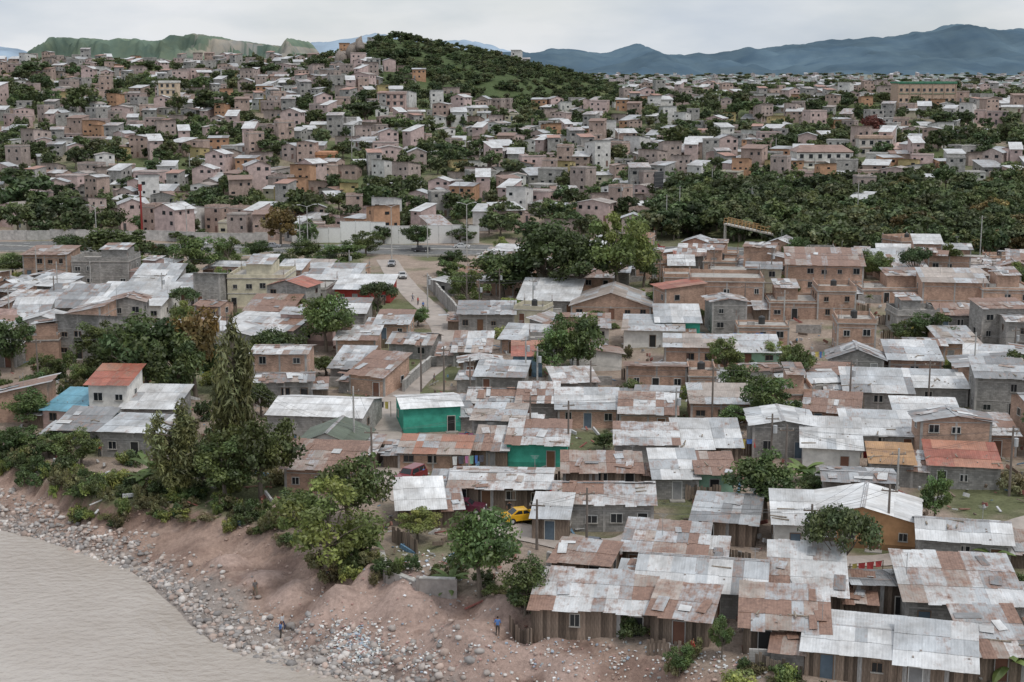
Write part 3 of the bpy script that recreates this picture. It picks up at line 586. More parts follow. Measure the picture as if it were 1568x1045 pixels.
# ------------------------------------------------------------------ trees
def cylv(V,Q,C,M,p0,p1,r0,r1,col,n=6):
    p0=np.array(p0,float);p1=np.array(p1,float);d=p1-p0;d/=np.linalg.norm(d)+1e-9
    a=np.cross(d,[0,0,1.] if abs(d[2])<.9 else [1.,0,0]);a/=np.linalg.norm(a);b=np.cross(d,a);i=len(V)
    for P,r in((p0,r0),(p1,r1)):
        for k in range(n): V.append(P+(a*math.cos(6.283*k/n)+b*math.sin(6.283*k/n))*r)
    for k in range(n): Q.append((i+k,i+(k+1)%n,i+n+(k+1)%n,i+n+k));C.append(col);M.append(0)
def tree(name,H,Rr,nc,nl,leaf,kind,col,seed,bark=(.19,.16,.13)):
    rs=np.random.RandomState(seed);V=[];Q=[];C=[];M=[]
    th=H*(.3 if kind!='feather' else .85)
    if kind=='shrub': th=H*.1
    bend=rs.uniform(-.1,.1,2)*H*.3;top=np.array([bend[0],bend[1],th])
    tr=.028*H
    mid=np.array([bend[0]*.3,bend[1]*.3,th*.5])
    cylv(V,Q,C,M,(0,0,-.5),mid,tr*1.25,tr,bark,7);cylv(V,Q,C,M,mid,top,tr,tr*.7,bark,7)
    cen=[];rad=[]
    zc=H*.6
    lob=rs.uniform(.7,1.22,6)
    # feather crowns: several upright plumes of unequal height
    plumes=[(rs.uniform(-.55,.55)*Rr,rs.uniform(-.55,.55)*Rr,rs.uniform(.55,.9)) for _ in range(5)]+[(0,0,1.0)]
    for i in range(nc):
        if kind=='feather':
            px_,py_,ph_=plumes[rs.randint(0,len(plumes))]
            f=rs.uniform(.15,1)**.9*ph_;z=H*f;g=f/ph_;a=rs.uniform(0,6.28)
            rr=Rr*.55*(1.05-g*.85)*rs.uniform(.1,1.1)
            c=np.array([px_*(1-.3*(1-g))+math.cos(a)*rr,py_*(1-.3*(1-g))+math.sin(a)*rr,z]);q=Rr*.2*rs.uniform(.6,1.4)
        elif kind=='umbrella':
            a=rs.uniform(0,6.28);rr=math.sqrt(rs.uniform(0,1))*Rr*.88;z=H*(.66+.26*(1-(rr/Rr)**2)+rs.uniform(-.07,.04));c=np.array([math.cos(a)*rr,math.sin(a)*rr,z]);q=Rr*.22*rs.uniform(.7,1.2)
        elif kind=='shrub':
            a=rs.uniform(0,6.28);rr=math.sqrt(rs.uniform(0,1))*Rr*.8;z=H*rs.uniform(.15,.75)*(1-.5*(rr/Rr)**2);c=np.array([math.cos(a)*rr,math.sin(a)*rr,z]);q=Rr*.34*rs.uniform(.6,1.2)
        else:
            d=rs.normal(size=3);d/=np.linalg.norm(d);k=rs.uniform(.4,.92);a=math.atan2(d[1],d[0])+math.pi;k*=lob[int(a/6.2832*6)%6]
            c=np.array([d[0]*Rr*k,d[1]*Rr*k,zc+d[2]*H*.36*k]);
            if c[2]<H*.22: c[2]=H*.3
            q=Rr*.27*rs.uniform(.5,1.3)
        cen.append(c);rad.append(q)
        if i%2==0 and kind!='shrub':
            s=top if kind!='feather' else np.array([bend[0]*c[2]/th,bend[1]*c[2]/th,max(.3,min(th,c[2]-Rr*.4))])
            m=(s+c)/2+rs.uniform(-.2,.2,3)*Rr*.3
            cylv(V,Q,C,M,s,m,tr*.4,tr*.28,bark,5);cylv(V,Q,C,M,m,c,tr*.28,tr*.1,bark,5)
    V=np.array(V);Q=np.array(Q);C=np.array(C);M=np.array(M)
    per=nl//nc;P=[];CC=[]
    for c,q in zip(cen,rad):
        d=rs.normal(size=(per,3));d/=np.linalg.norm(d,axis=1)[:,None];rr=rs.uniform(.25,1.2,(per,1))**.65
        sq=np.array([1,1,.75]) if kind!='feather' else np.array([.85,.85,1.9])
        p=c+d*rr*q*sq;cf=rs.uniform(.65,1.35);yel=rs.uniform(-.06,.14)
        co=np.array(col)[None]*cf*rs.uniform(.6,1.4,(per,1))*np.array([[1+yel,1,1-yel]])
        P.append((p,d));CC.append(co)
    p=np.concatenate([a for a,b in P]);dd=np.concatenate([b for a,b in P]);co=np.concatenate(CC);n=len(p)
    nn=dd*.8+rs.normal(size=(n,3))*.7+np.array([0,0,.35]);nn/=np.linalg.norm(nn,axis=1)[:,None]
    tt_=rs.normal(size=(n,3)) if kind!='feather' else rs.normal(size=(n,3))*.45+np.array([0,0,1.])
    tt_-=nn*(tt_*nn).sum(1)[:,None];tt_/=np.linalg.norm(tt_,axis=1)[:,None]+1e-9;bb=np.cross(nn,tt_)
    s=leaf*rs.uniform(.5,1.35,(n,1));asp=.55 if kind!='feather' else .28
    q0=p-tt_*s;q1=p+bb*s*asp;q2=p+tt_*s*1.0;q3=p-bb*s*asp
    LV=np.stack([q0,q1,q2,q3],1).reshape(-1,3);LQ=np.arange(n*4).reshape(n,4)+len(V)
    return arrmesh(name,np.concatenate([V,LV]),np.concatenate([Q,LQ]),np.concatenate([C,co]),np.concatenate([M,np.ones(n)]),['bark','foliage'])
DK=(.072,.112,.042);MD=(.10,.15,.052);LT=(.20,.265,.085);OL=(.14,.16,.07);YL=(.26,.215,.075);RDC=(.2,.07,.045)
TV={'dark':[tree('dt%d'%i,8,3.6,42,6000,.21,'broad',DK,100+i) for i in range(4)],
 'mid':[tree('mt%d'%i,8,3.6,40,6000,.20,'broad',MD,200+i) for i in range(4)],
 'light':[tree('lt%d'%i,8,3.6,38,6500,.18,'broad',LT,300+i) for i in range(2)],
 'feather':[tree('ft%d'%i,10,2.7,95,8500,.26,'feather',OL,400+i) for i in range(3)],
 'umb':[tree('ut%d'%i,7,4.2,44,6000,.2,'umbrella',(.085,.13,.055),500+i) for i in range(2)],
 'yel':[tree('yt%d'%i,8,3.8,30,3500,.27,'broad',YL,600+i) for i in range(1)],
 'red':[tree('rt',8,4,28,2500,.36,'broad',(.16,.07,.045),650)],
 'shrub':[tree('sh%d'%i,2.2,1.7,16,1300,.15,'shrub',c,700+i) for i,c in enumerate((MD,DK,LT,(.16,.165,.08)))],
 'fdark':[tree('fd%d'%i,8,3.9,26,1500,.44,'broad',(.078,.115,.05),800+i) for i in range(4)],  # far-tree greens from here are paled, distance haze put into leaf colour
 'fmid':[tree('fm%d'%i,8,3.9,26,1500,.44,'broad',(.105,.15,.062),900+i) for i in range(4)],
 'fol':[tree('fo%d'%i,8,3.9,24,1500,.44,'broad',(.135,.165,.078),950+i) for i in range(2)],
 'fyel':[tree('fy0',8,3.9,24,1500,.44,'broad',(.21,.19,.075),970)]}
DIM={k:(8,3.6) for k in TV};DIM['feather']=(10,2.3);DIM['umb']=(7,4.4);DIM['shrub']=(2.0,1.9);DIM['yel']=(8,3.8)
TN={'dark':'broadleaf_tree','mid':'broadleaf_tree','light':'willow_tree','feather':'casuarina_tree','umb':'umbrella_crowned_tree','yel':'yellow_flowering_tree','red':'red_flowering_tree','shrub':'shrub','fdark':'broadleaf_tree','fmid':'broadleaf_tree','fol':'broadleaf_tree','fyel':'yellow_flowering_tree'}
def put_tree(x,y,z,h,w,kind,parent=None,name=None):
    a,b=DIM[kind];o=obj(name or TN[kind],R.choice(TV[kind]),(x,y,z),(0,0,R.uniform(0,6.28)),(w/2/b,w/2/b,h/a),parent);return o
TR=[(500,880,150,150,'light'),(535,815,125,120,'mid'),(455,800,60,70,'mid'),(735,915,150,125,'mid'),(805,940,90,80,'mid'),(1285,905,135,125,'umb'),(1172,795,110,115,'dark'),(1430,805,85,52,'mid'),
(366,735,255,92,'feather'),(282,760,150,95,'feather'),(400,765,150,115,'mid'),(345,768,105,110,'mid'),(310,758,80,70,'dark'),(225,620,150,140,'dark'),(300,610,150,110,'yel'),(180,605,100,100,'dark'),(270,625,120,100,'dark'),
(425,580,85,80,'dark'),(500,540,95,90,'mid'),(580,485,55,62,'umb'),(850,585,90,70,'mid'),(885,580,110,85,'dark'),(1110,580,65,60,'mid'),(1215,598,85,60,'mid'),(972,620,40,45,'mid'),(1125,655,38,55,'mid'),
(945,458,140,115,'light'),(835,458,125,150,'dark'),(885,462,115,110,'dark'),(770,462,85,110,'dark'),(985,440,75,60,'mid'),(715,470,60,60,'mid'),(775,490,35,80,'light'),(1425,530,55,70,'mid'),(1390,530,40,60,'mid'),
(180,410,65,125,'dark'),(110,400,45,60,'dark'),(300,425,65,75,'mid'),(520,415,45,85,'mid'),(640,385,45,50,'dark'),(430,378,65,65,'yel'),(350,410,50,50,'mid'),(240,410,40,60,'dark'),(470,405,40,60,'mid'),(395,400,35,50,'dark'),(560,392,40,50,'mid'),(20,425,40,60,'mid'),(130,425,35,50,'mid'),(220,425,35,60,'mid'),(690,420,40,50,'dark'),
(45,655,60,70,'mid'),(125,715,60,65,'mid'),(25,695,50,70,'mid'),(75,700,35,60,'mid'),(20,570,90,70,'dark'),(75,585,45,50,'mid'),(1105,1010,70,42,'mid'),(1480,1030,65,45,'mid'),(1560,920,50,50,'mid'),
(640,830,55,70,'light'),(1245,760,30,60,'mid'),(450,485,35,50,'mid'),(640,500,30,40,'mid'),(500,575,35,60,'mid'),(925,690,30,40,'mid'),(1465,585,30,50,'mid'),(1040,1035,50,45,'mid'),(470,605,40,40,'dark'),
(150,560,70,70,'mid'),(345,600,80,80,'dark'),(400,640,60,60,'dark'),(60,620,50,60,'mid'),(215,560,60,70,'dark'),(1010,470,30,50,'mid'),(1150,640,35,50,'mid'),(1190,560,40,50,'light'),(1330,600,35,50,'mid')]
for u,v,h,w,k in TR:
    x,y,z,s=G(u,v);put_tree(x,y,z,h/s,w/s,k);OCC.append((x,y,min(w/s*.28,3)))
def palm(name,H,L,n,col,wid,trunk=True,seed=1):
    mb=MB();r=random.Random(seed)
    if trunk:
        p=Vector((0,0,-.4))
        for i in range(6):
            q=Vector((.04*H*math.sin(i*.5)*.5,0,H*(i+1)/6));mb.cyl(p,q,.16-.012*i,.15-.012*i,'bark',(.2,.17,.14),7,False);p=q
    else: p=Vector((0,0,H*.3));mb.cyl((0,0,-.3),p,.12,.09,'bark',(.12,.16,.06),7,False)
    for k in range(n):
        a=6.283*k/n+r.uniform(-.2,.2);el=r.uniform(.1,1.2);pos=p.copy();d=Vector((math.cos(a)*math.cos(el),math.sin(a)*math.cos(el),math.sin(el)))
        side=Vector((-math.sin(a),math.cos(a),0));seg=7;kk=r.uniform(.7,1.3);c=tuple(q*kk for q in col)
        for i in range(seg):
            nxt=pos+d*L/seg;d=(d+Vector((0,0,-.25))).normalized()
            w0=wid*math.sin(math.pi*(i+.3)/(seg+.3));w1=wid*math.sin(math.pi*min(1,(i+1.3)/(seg+.3)))
            for s in(-1,1): mb.face([pos,nxt,nxt+side*s*w1+Vector((0,0,-w1*.45)),pos+side*s*w0+Vector((0,0,-w0*.45))],'foliage',c)
            pos=nxt
    return mb.mesh(name)
PM=[palm('palm%d'%i,7,2.8,18,(.12,.15,.06),.33,True,i) for i in range(2)];BN=palm('banana',3,2.2,11,(.13,.20,.065),.34,False,5)
for u,v,h in [(275,345,50),(340,350,50),(445,225,30),(1330,480,30),(1235,160,24),(700,240,22),(980,230,25)]:
    x,y,z,s=G(u,v);k=h/s/8.5;obj('palm_tree',PM[R.randrange(2)],(x,y,z),(0,0,R.uniform(0,6)),(k,k,k))
for u,v,k in [(232,735,1.3),(245,745,1.1),(220,750,1),(1230,740,1.2),(1245,745,1),(1545,1040,1.2),(1400,1040,1),(1290,1000,.9),(770,585,1),(1000,470,1.2),(560,850,1),(690,905,.9),(35,640,1.2),(1330,590,1.1),(1520,870,1)]:
    x,y,z,s=G(u,v);obj('banana_plant',BN,(x,y,z),(0,0,R.uniform(0,6)),(k,k,k))
print('trees',time.time()-T0)
# ------------------------------------------------------------------ infill of the settlement
LL=np.array([(q.x,q.y) for q in LANE]);LA=np.array([(q.x,q.y) for q in list(LANE)+list(lane2)+list(lane3)]);MRA=np.array([(q.x,q.y) for q in MR])
yard=[(G(650,750)[:2],8),(G(790,800)[:2],6.5),(G(930,838)[:2],5)]
under=empty('undergrowth')
nh=0;POLES=[]
yy=84.0
while yy<318:
    xx=-.44*yy-6
    while xx<.44*yy+6:
        x=xx+R.uniform(-2.1,2.1);y=yy+R.uniform(-2.2,2.2);xx+=7.0
        if y<np.interp(x,TX,TY)+3.5: continue
        z=tz(x,y);u,v=proj(x,y,z)
        dx=np.abs(LA[:,0]-x);dy=y-LA[:,1]
        if np.any((dx<5.6)&(dy>-7.5)&(dy<4.5)): continue
        dx=np.abs(LL[:,0]-x);dy=y-LL[:,1]
        if np.any((dx<5.0)&(dy>-13)&(dy<4.5)): continue
        if np.min(np.hypot(MRA[:,0]-x,MRA[:,1]-y))<14 : continue
        if any(math.hypot(p[0]-x,p[1]-y)<q for p,q in yard): continue
        if u>1010 and v<405: continue
        if u<760 and y>288: continue
        if 130<u<400 and 560<v<790: continue
        if u<700 and y<np.interp(x,TX,TY)+9: continue
        blocked=any(math.hypot(a-x,b-y)<c+2.75 for a,b,c in OCC) or any(abs(x-a)<w_/2+1.8 and b-(7.2 if b<200 else 9)<y<b for a,b,w_,s_ in FRONT)
        if blocked:
            free=not any(math.hypot(a-x,b-y)<c+.4 for a,b,c in OCC)
            if free:
                q=R.random()
                if q<.30: put_tree(x,y,z,R.uniform(1.0,2.6),R.uniform(1.8,4),'shrub',under,'shrub')
                elif q<.42: fence('plank_fence',[(x-1.8,y),(x+1.6,y-.5)],1.5,True)
                elif q<.52: wallrun('yard_wall',[(x-2,y),(x+1.8,y-.4)],1.3,.18,'block_masonry',(.38,.36,.34),False,False,True)
                elif q<.60 and len(POLES)<46: POLES.append((x,y,z))
            continue
        q=R.random()
        if q<.17:
            h=R.uniform(3.5,7.0);put_tree(x,y,z,h,h*R.uniform(.8,1.1),R.choice(['dark','mid','mid','umb','light']));OCC.append((x,y,1.6));continue
        w=R.uniform(4.2,8.2);d=R.uniform(4.0,6.8);yaw=math.radians(-7+32*float(vn(np.array([x/30]),np.array([y/30]))[0])+R.uniform(-10,10))
        if R.random()<.16: yaw+=math.pi/2*R.choice((-1,1))*.9
        upz=y>200
        wall=R.choices(['brick','block','wood','white','cream','green','pink'],[5.5,5,3.2 if not upz else .7,1.3,.5,.25,.35])[0] if (u<1000 or not upz) else R.choices(['brick','block','white','cream'],[10,3.5,1,.5])[0]
        st=2 if ((upz and R.random()<(.42 if u>1000 else .26)) or R.random()<.05) else 1
        roof=R.choices(['shed','gable','shedb','flat','gablex'],[6,3,1.2,3.4 if upz else .8,1.6])[0]
        rc=R.choices(['zinc','white','mix','rust','grey','tan','rustwhite','red'],[2.6,2.2,4.4,2.2,1.6,1.7,3.4,.45])[0]
        place_house(x+math.sin(yaw)*d/2,y-math.cos(yaw)*d/2,z+R.uniform(-.1,.6),yaw,w,d,st,roof,rc,wall);nh+=1
        if R.random()<.4: put_tree(x+w*.55,y-2.4,tz(x+w*.55,y-2.4),R.uniform(1,2.6),R.uniform(1.4,3.2),'shrub',under,'shrub')
        if R.random()<.07: POLES.append((x+w*.6,y-d*.6,tz(x+w*.6,y-d*.6)))
    yy+=6.9
print('infill',nh,time.time()-T0)
for i in range(380):
    x=R.uniform(-75,25);yt_=np.interp(x,TX,TY);y=yt_+R.uniform(-1.0,4.2);z=tz(x,y)
    if x>-12 and R.random()<.6: continue
    if vn(np.array([x/6]),np.array([5.]))[0]<-.2 and x>-30: continue
    put_tree(x,y,z,R.uniform(.6,2.1),R.uniform(1.0,3.2),'shrub',under,'shrub')
for i in range(90):
    u=R.uniform(-20,420);v=R.uniform(560,760)
    x,y,z,s=G(u,v)
    if y<np.interp(x,TX,TY) or any(math.hypot(a-x,b-y)<c for a,b,c in OCC): continue
    put_tree(x,y,z,R.uniform(1.2,3),R.uniform(2,4),'shrub',under,'shrub')
# ------------------------------------------------------------------ distant hillside houses
FV=[];HV=[]
wl_=['brick']*8+['block']*5+['white','cream','pink','white','pink']
for i in range(50):
    r=random.Random(3000+i);wa=r.choice(wl_);st=r.choice((1,1,2,2,1,3))
    if i in(7,23): wa='orange'
    if i==31: wa='yellow'
    wc={'brick':(.47,.335,.275),'pink':(.54,.40,.37),'block':(.39,.37,.345),'orange':(.56,.30,.16),'white':(.7,.68,.65)}.get(wa)
    if wa=='brick' and r.random()<.4: wc=(.43,.335,.295)
    w_=r.uniform(5.2,9.5)*(.8 if st==3 else 1)
    ps=house_parts(w_,r.uniform(5,8),st,r.choice(('shed','shed','gable','flat','flat','gablex','shedb')),r.choice(('zinc','zinc','white','tan','rustwhite','grey','mix','rust','white','orangered' if i%3==0 else 'zinc')),wa,wc,r,True)
    m=MB();[m.add(q) for q in ps]
    c0=list(m.c)
    for k,c in enumerate(c0): m.c[k]=tuple(c[j]*.87+(.43,.44,.46)[j]*.13 for j in range(3))+(c[3],)  # light distance haze mixed into the hillside house colours
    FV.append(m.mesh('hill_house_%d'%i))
    for k,c in enumerate(c0): m.c[k]=tuple(c[j]*.55+(.47,.46,.48)[j]*.45 for j in range(3))+(c[3]-.1,)  # heavier haze mixed into the colours of the city copies
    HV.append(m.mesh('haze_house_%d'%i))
hh=empty('hillside_houses');ht=empty('hillside_trees')
cnt=0
yy=352.0
while yy<985:
    xx=-.42*yy
    st_=8.5+ (yy-350)*.003
    while xx<.42*yy:
        x=xx+R.uniform(-3.4,3.4);y=yy+R.uniform(-3.6,3.6);xx+=st_
        if np.min(np.hypot(MRA[:,0]-x,MRA[:,1]-y))<16: continue
        z=tz(x,y);u,v=proj(x,y,z)
        gn=float(fbm(np.array([x/40]),np.array([y/40]),61,3)[0])
        hx=(x+15)/(72 if x>-15 else 50)
        hillc=math.exp(-hx**2/2-((y-800)/78)**2/2)
        woods=(u>1000 and y<425 and not(y>370 and gn>.05))
        pt=.36+gn*.85+(.0 if not woods else 1)+(1.2 if hillc>.36 else 0)
        if u>1150 and y>430: pt+=.08
        if R.random()<pt:
            h=R.uniform(4.5,9) if not hillc>.36 else R.uniform(3,6)
            if woods: h=R.uniform(5.5,9)
            k=R.choice(['fdark','fdark','fmid','fmid','fol']);
            if woods and u>1300 and R.random()<.15: k='fyel'
            put_tree(x,y,z-.3,h,h*R.uniform(.85,1.25),k,ht,'tree')
            if hillc>.36:
                for _ in range(2):
                    x2=x+R.uniform(-4,4);y2=y+R.uniform(-4,4);put_tree(x2,y2,tz(x2,y2)-.4,h*R.uniform(.5,1),h*R.uniform(.8,1.3),R.choice(['fdark','fmid','fol']),ht,'tree')
        else:
            s=R.uniform(.78,1.02);yaw=R.uniform(-.7,.5)
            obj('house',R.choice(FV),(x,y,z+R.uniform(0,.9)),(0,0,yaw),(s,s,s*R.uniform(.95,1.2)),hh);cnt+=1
            if R.random()<.4: put_tree(x+4.6,y-4,tz(x+4.6,y-4)-.2,R.uniform(2.5,6.5),R.uniform(3,6),R.choice(['fdark','fmid','fol']),ht,'tree')
    yy+=9.0+(yy-350)*.0042
for i in range(210):
    u=R.uniform(1000,1600);v=R.uniform(305,402) if u>1200 else R.uniform(305,372)
    x,y,z,s=G(u,v)
    h=R.uniform(6,9.5);k=R.choice(['fdark','fdark','fmid','fmid','fol']) if not(u>1330 and R.random()<.22) else 'fyel'
    put_tree(x,y,z-.3,h,h*R.uniform(.9,1.3),k,ht,'tree')
for u,v,h,w,k in [(1335,215,40,50,'red'),(460,345,60,70,'fmid'),(575,330,50,60,'fdark'),(700,335,45,60,'fmid'),(40,330,70,90,'fdark'),(90,345,50,80,'fdark'),(130,180,50,60,'fdark'),(50,120,30,50,'fdark'),(160,125,25,40,'fdark'),(330,180,45,80,'fdark'),(590,92,18,30,'fdark'),(625,90,18,30,'fdark'),(605,92,17,26,'fdark'),(1160,185,35,50,'fdark'),(1440,200,32,50,'fdark'),(510,195,30,60,'fdark'),(780,220,35,60,'fdark'),(690,255,40,60,'fdark'),(610,205,28,50,'fmid'),(1045,240,50,70,'fdark'),(1120,330,60,70,'fdark'),(1060,340,55,60,'fmid'),(1240,320,60,60,'fdark'),(220,120,30,60,'fdark'),(390,115,24,40,'fdark'),(1100,215,35,50,'fdark'),(1180,250,40,60,'fdark'),(20,300,50,70,'fdark'),(560,190,40,60,'fdark'),(420,240,30,50,'fmid')]:
    x,y,z,s=G(u,v)
    if y<1200: put_tree(x,y,z,h/s,w/s,k)
ct=empty('distant_city_houses')
for i in range(2400):
    y=1250+2900*R.random()**1.3;x=R.uniform(-.15,.42)*y
    if R.random()<.38: put_tree(x,y,tz(x,y),R.uniform(6,10),R.uniform(14,30),'fol',ht,'tree');continue
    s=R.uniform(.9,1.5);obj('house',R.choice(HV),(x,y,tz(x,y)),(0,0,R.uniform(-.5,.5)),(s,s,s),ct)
print('far',cnt,time.time()-T0)
def rockmesh(n,pos,size,cols,rs,flat=.7):
    t=(1+5**.5)/2;ico=np.array([(-1,t,0),(1,t,0),(-1,-t,0),(1,-t,0),(0,-1,t),(0,1,t),(0,-1,-t),(0,1,-t),(t,0,-1),(t,0,1),(-t,0,-1),(-t,0,1)])/1.9
    fc=np.array([(0,11,5),(0,5,1),(0,1,7),(0,7,10),(0,10,11),(1,5,9),(5,11,4),(11,10,2),(10,7,6),(7,1,8),(3,9,4),(3,4,2),(3,2,6),(3,6,8),(3,8,9),(4,9,5),(2,4,11),(6,2,10),(8,6,7),(9,8,1)])
    V=ico[None]*rs.uniform(.7,1.2,(n,12,1))*rs.uniform(.6,1.3,(n,1,3))*np.array([1,1,flat])
    a=rs.uniform(0,6.28,n);c,s=np.cos(a),np.sin(a)
    V=np.stack([V[:,:,0]*c[:,None]-V[:,:,1]*s[:,None],V[:,:,0]*s[:,None]+V[:,:,1]*c[:,None],V[:,:,2]],-1)
    V=V*size[:,None,None]+pos[:,None,:]
    Fq=(fc[None]+np.arange(n)[:,None,None]*12).reshape(-1,3)
    return V.reshape(-1,3),Fq,np.repeat(cols,20,axis=0)
x,y=-84,772;z=tz(x,y)
rs=np.random.RandomState(4);n=40
px_=rs.uniform(-8,8,n);pos=np.stack([x+px_,y+rs.uniform(-4,4,n),z+rs.uniform(-1,1,n)*(1)+np.clip(9-np.abs(px_-2)*1.5,0,9)*rs.uniform(.2,1,n)],-1)
V,Q,C=rockmesh(n,pos,rs.uniform(1.8,3.6,n),np.tile(np.array([[.27,.23,.20]]),(n,1))*rs.uniform(.7,1.2,(n,1)),rs,1.3)
obj('rock_outcrop',arrmesh('rock_outcrop',V,Q,C,None,['river_stone']))
# river stones
rs=np.random.RandomState(9);n=8500
x=rs.uniform(-75,14,n);yw=np.interp(x,WX,WY);yt=np.interp(x,TX,TY)
left=x<-33
tq=np.where(left,rs.beta(1.1,2.0,n)*.85,rs.beta(1.2,3.4,n)*.66)-.02;y=yw+(yt-yw)*tq;z=terr(x,y)
size=.06+.34*rs.uniform(0,1,n)**3.4
pal=np.array([(.42,.37,.34),(.36,.33,.31),(.46,.36,.31),(.58,.54,.51),(.30,.28,.27),(.47,.41,.37)]);C0=pal[rs.randint(0,6,n)]*rs.uniform(.75,1.2,(n,1))
V,Q,C=rockmesh(n,np.stack([x,y,z+size*.2],-1),size,C0,rs);obj('river_stones',arrmesh('river_stones',V,Q,C,None,['river_stone']))
n=3600;x=rs.uniform(-60,34,n);yw=np.interp(x,WX,WY);yt=np.interp(x,TX,TY);y=yt-(yt-yw)*rs.uniform(-.05,.75,n)
keep=fbm(x/4,y/4,63,3)>.0;x=x[keep];y=y[keep]
mk=np.ones(len(x),bool)
for (mx_,my_,mr_,mh_) in MOUNDS: mk&=np.hypot(x-mx_,y-my_)>mr_*.8
x=x[mk];y=y[mk];n=len(x);z=terr(x,y);size=.035+.18*rs.uniform(0,1,n)**4
C0=np.array([(.42,.31,.26)])*rs.uniform(.65,1.3,(n,1));V,Q,C=rockmesh(n,np.stack([x,y,z+size*.2],-1),size,C0,rs);obj('bank_rubble',arrmesh('bank_rubble',V,Q,C,None,['river_stone']))
# litter
mb=MB()
def bits(u,v,su,sv,n,cols,smin,smax):
    for _ in range(n):
        x,y,z,s=G(R.gauss(u,su),R.gauss(v,sv));a=R.uniform(smin,smax);b=a*R.uniform(.4,1)
        M=Matrix.Translation((x,y,z+.03))@Matrix.Rotation(R.uniform(0,6),4,'Z')@Matrix.Rotation(R.uniform(-.6,.6),4,'X')
        c=R.choice(cols);mb.box(-a,a,-b,b,0,R.uniform(.03,.12),'plain_paint',c,M,True)
cl=[(.75,.75,.75),(.8,.8,.81),(.65,.65,.63),(.35,.42,.5),(.5,.4,.35),(.40,.44,.44),(.45,.28,.25),(.78,.78,.76),(.7,.68,.64)]
bits(545,988,24,16,520,cl,.04,.15);bits(605,1010,60,16,220,cl,.03,.12);bits(500,955,70,25,120,cl,.03,.1);bits(660,960,70,30,90,cl,.03,.09);bits(420,960,40,20,60,cl,.03,.09);bits(880,1010,80,20,200,cl,.03,.11);bits(640,870,40,14,100,cl,.04,.14);bits(820,985,40,10,80,cl,.03,.11)
bits(1260,575,30,22,260,cl,.05,.2);bits(1240,610,40,12,150,cl,.05,.18);bits(1340,580,40,15,120,cl,.04,.15);bits(1100,1020,80,12,160,cl,.04,.12)
obj('litter_heap',mb.mesh('litter_heap'))
mb=MB()
dc=[(.18,.14,.11),(.22,.17,.13),(.33,.32,.31),(.5,.49,.48),(.27,.14,.11),(.14,.24,.34),(.55,.55,.55),(.3,.12,.1)]
for _ in range(3200):
    y=R.uniform(90,240);x=R.uniform(-.36,.38)*y
    if y<np.interp(x,TX,TY)-.5: continue
    if np.min(np.hypot(LA[:,0]-x,LA[:,1]-y))<2.6: continue
    z=tz(x,y);L=R.choice((.1,.15,.25,.4,.8));M=Matrix.Translation((x,y,z+R.uniform(0,.3)))@Matrix.Rotation(R.uniform(0,6),4,'Z')@Matrix.Rotation(R.uniform(-.5,.5),4,'Y')
    mb.box(-L,L,-.1,.1,0,R.choice((.05,.1,.35)),'weathered_wood',R.choice(dc),M,True)
obj('scrap_debris',mb.mesh('scrap_debris'))
# ------------------------------------------------------------------ poles, lamps, bridge, billboard
def pole_at(x,y,z,h,kind='wood'):
    mb=MB();c=(.19,.16,.14) if kind=='wood' else (.46,.45,.43)
    mt='weathered_wood' if kind=='wood' else 'concrete'
    mb.cyl((0,0,-.6),(0,0,h),.14,.09,mt,c,8)
    if kind=='lamp':
        for sgn in(-1,1):
            mb.cyl((0,0,h),(sgn*1.6,0,h+.5),.05,.04,'plain_paint',(.5,.5,.5),6);mb.box(sgn*1.9-.35,sgn*1.9+.35,-.13,.13,h+.42,h+.56,'plain_paint',(.55,.55,.55),None,True)
    else:
        mb.box(-.7,.7,-.05,.05,h-.6,h-.5,'weathered_wood',(.2,.16,.13),None,True)
        for k in(-.6,0,.6): mb.cyl((k,0,h-.5),(k,0,h-.34),.045,.035,'plain_paint',(.5,.45,.4),6)
        if R.random()<.4: mb.cyl((.3,-.15,h-2),(.3,-.15,h-1.2),.22,.22,'plain_paint',(.45,.46,.47),10)
    obj('street_lamp' if kind=='lamp' else 'utility_pole',mb.mesh('pole'),(x,y,z),(0,0,R.uniform(-.5,.5)));return Vector((x,y,z+h-.4))
def pole(u,v,h,kind='wood'):
    x,y,z,s=G(u,v);return pole_at(x,y,z,h,kind)
P1=[pole(*q) for q in [(898,855,6.2),(822,842,4.5),(543,705,8.0,'conc'),(645,600,6.5),(805,590,6.5,'conc'),(1180,720,6),(1358,842,5.8),(1000,430,8,'conc'),(715,480,7),(655,480,7,'conc'),(680,600,6),(1010,455,7),(1545,760,7),(1090,650,7),(870,705,6.5),(720,620,6),(1300,640,7),(90,470,8,'conc'),(1180,450,8),(1420,640,7),(570,745,6),(1240,870,5.5),(250,480,7,'conc'),(350,660,7),(60,600,7),(1490,590,7,'conc')]]
for x,y,z in POLES:
    if y<112: continue
    P1.append(pole_at(x,y,z,R.uniform(5,7),R.choice(('wood','conc'))))
for q in [(600,400,12,'lamp'),(472,400,12,'lamp'),(288,400,12,'lamp'),(150,402,12,'lamp'),(715,395,12,'lamp')]: pole(*q)
for q in [(460,390,9,'conc'),(655,395,8,'conc'),(1020,360,10,'conc'),(1312,350,12,'conc'),(1150,340,9,'conc'),(1040,345,10,'conc'),(1500,400,10,'conc')]: pole(*q)
for i in range(26):
    x=R.uniform(-.34,.34);y=R.uniform(380,620);pole_at(x*y,y,tz(x*y,y),R.uniform(7,9),'conc')
mb=MB();done=set()
def wire(a,b):
    sag=min(1.2,(b-a).length*.03);pr=None
    for k in range(9):
        t=k/8;p=a.lerp(b,t)-Vector((0,0,sag*4*t*(1-t)))
        if pr: mb.cyl(pr,p,.013,.013,'concrete',(.12,.12,.12),3,False)
        pr=p
